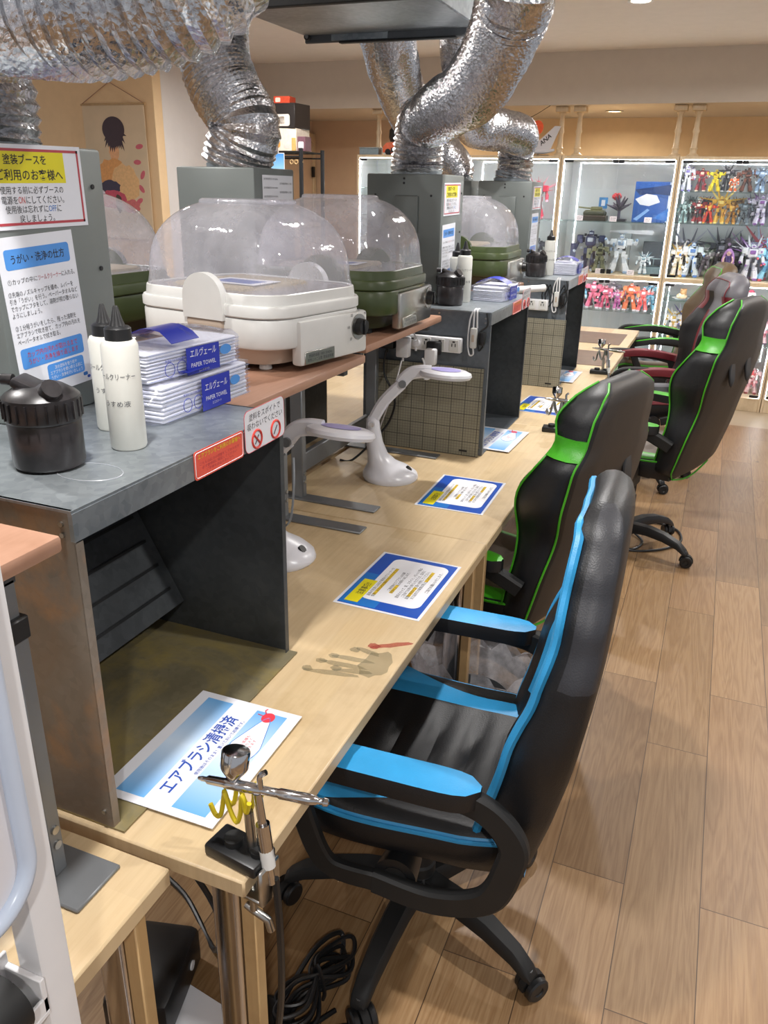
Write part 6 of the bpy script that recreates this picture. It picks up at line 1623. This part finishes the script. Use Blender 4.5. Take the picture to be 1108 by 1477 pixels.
for (px, py, an) in ((.22, .17, 10), (.23, -.03, 60), (.21, -.13, -50), (.18, -.22, 30), (.19, .06, 0)):
    g = G(); g.prism([(px + .035 * math.cos(a_) * math.cos(R(an)) - .018 * math.sin(a_) * math.sin(R(an)), py + .035 * math.cos(a_) * math.sin(R(an)) + .018 * math.sin(a_) * math.cos(R(an))) for a_ in [2 * PI * k / 16 for k in range(16)]], .004, .0045, pal('#C8606C', 0), TP); g.build('petal', pc)

t = empty('wire_rack', 'black wire rack with boxes on it against the left wall', 'rack', (-3.42, 6.0, 0), 0)
for sx in (-.36, .36):
    for sy in (-.18, .18): G().cyl((sx, sy, 0), (sx, sy, 1.86), .016, 'black', 12).build('post', t)
for zz in (.4, 1.0, 1.80):
    g = G()
    for sy in (-.18, .18): g.cyl((-.36, sy, zz), (.36, sy, zz), .006, 'black', 8); g.cyl((-.36, sy, zz + .035), (.36, sy, zz + .035), .005, 'black', 8)
    for k in range(16): g.cyl((-.36 + .048 * k, -.18, zz + .036), (-.36 + .048 * k, .18, zz + .036), .003, 'black', 6)
    g.build('wire_shelf', t)
def pack(x, y, z, d, c, label, rz=0, dec=None):
    t = empty('kit_box', label, 'box', (x, y, z), rz, 'boxes on the wire rack')
    G().box((0, 0, d[2] / 2), d, pal(c, 0), .002).build('carton', t)
    if dec:
        g = G(); T = Matrix(((1, 0, 0, 0), (0, 0, -1, -d[1] / 2 - .0005), (0, 1, 0, d[2] / 2), (0, 0, 0, 1)))
        for (px, py, w_, h_, cc) in dec: g.prism(rrect(w_, h_, min(w_, h_) * .2, 3, px, py), 0, .0008, pal(cc, 0), T)
        g.build('printed_face', t)
ZR = 1.8415
pack(-3.24, 5.97, ZR, (.24, .22, .155), '#D8CDBC', 'cream box with an orange picture at the bottom of the rack stack', 0, [(-.06, 0, .09, .11, '#D89A48'), (.05, 0, .07, .12, '#C8C4BC')])
pack(-3.25, 5.97, ZR + .1555, (.27, .22, .17), '#26211F', 'big black box on the cream box', R(-4), [(-.01, -.03, .20, .08, '#D8D0C4'), (.02, -.03, .05, .05, '#8C5A40')])
pack(-3.27, 5.97, ZR + .3265, (.13, .12, .05), '#C04428', 'small red box topmost on the rack stack', R(6), [(-.03, 0, .04, .03, '#D8C8B8')])
pack(-3.09, 5.93, ZR, (.07, .10, .10), '#6C4A54', 'small dark red box right of the cream box on the rack', 0, [(0, -.01, .045, .05, '#E4DCD8')])
pack(-3.145 + .005, 5.88, ZR, (.035, .05, .09), '#C8A060', 'thin tan box before the dark red box on the rack')
o = sheet('blue_flyer', 'blue printed flyer hanging under the wire rack shelf', 'flyer', .16, .21, 'lens', Matrix(((1, 0, 0, -3.27), (0, 0, -1, 5.80), (0, 1, 0, 1.72), (0, 0, 0, 1))))
m['flyer'] = print_gradient('printed_blue_fade', '#2C7CC8', '#8CC0E8', 1, .22); panel(o, 'blue_print', 0, 0, .15, .20, 'flyer'); lettering('summer\ncontest', .0, -.05, .10, .04, 'paper', o)
for k in range(3):
    oo = G().tube([(.014 * math.cos(2 * PI * q / 16), 0, .014 * math.sin(2 * PI * q / 16)) for q in range(16)], .004, 'wood', 6, True)
    oo.cyl((0, 0, .014), (0, 0, .034), .0015, 'black', 6)
    tag(oo.build('hanging_charm', loc=(-3.16 + .04 * k + .02, 5.82, 1.764)), 'round wooden charm hanging from the wire rack, %s from the left' % ordn[k], 'charm', 'charms on the wire rack')
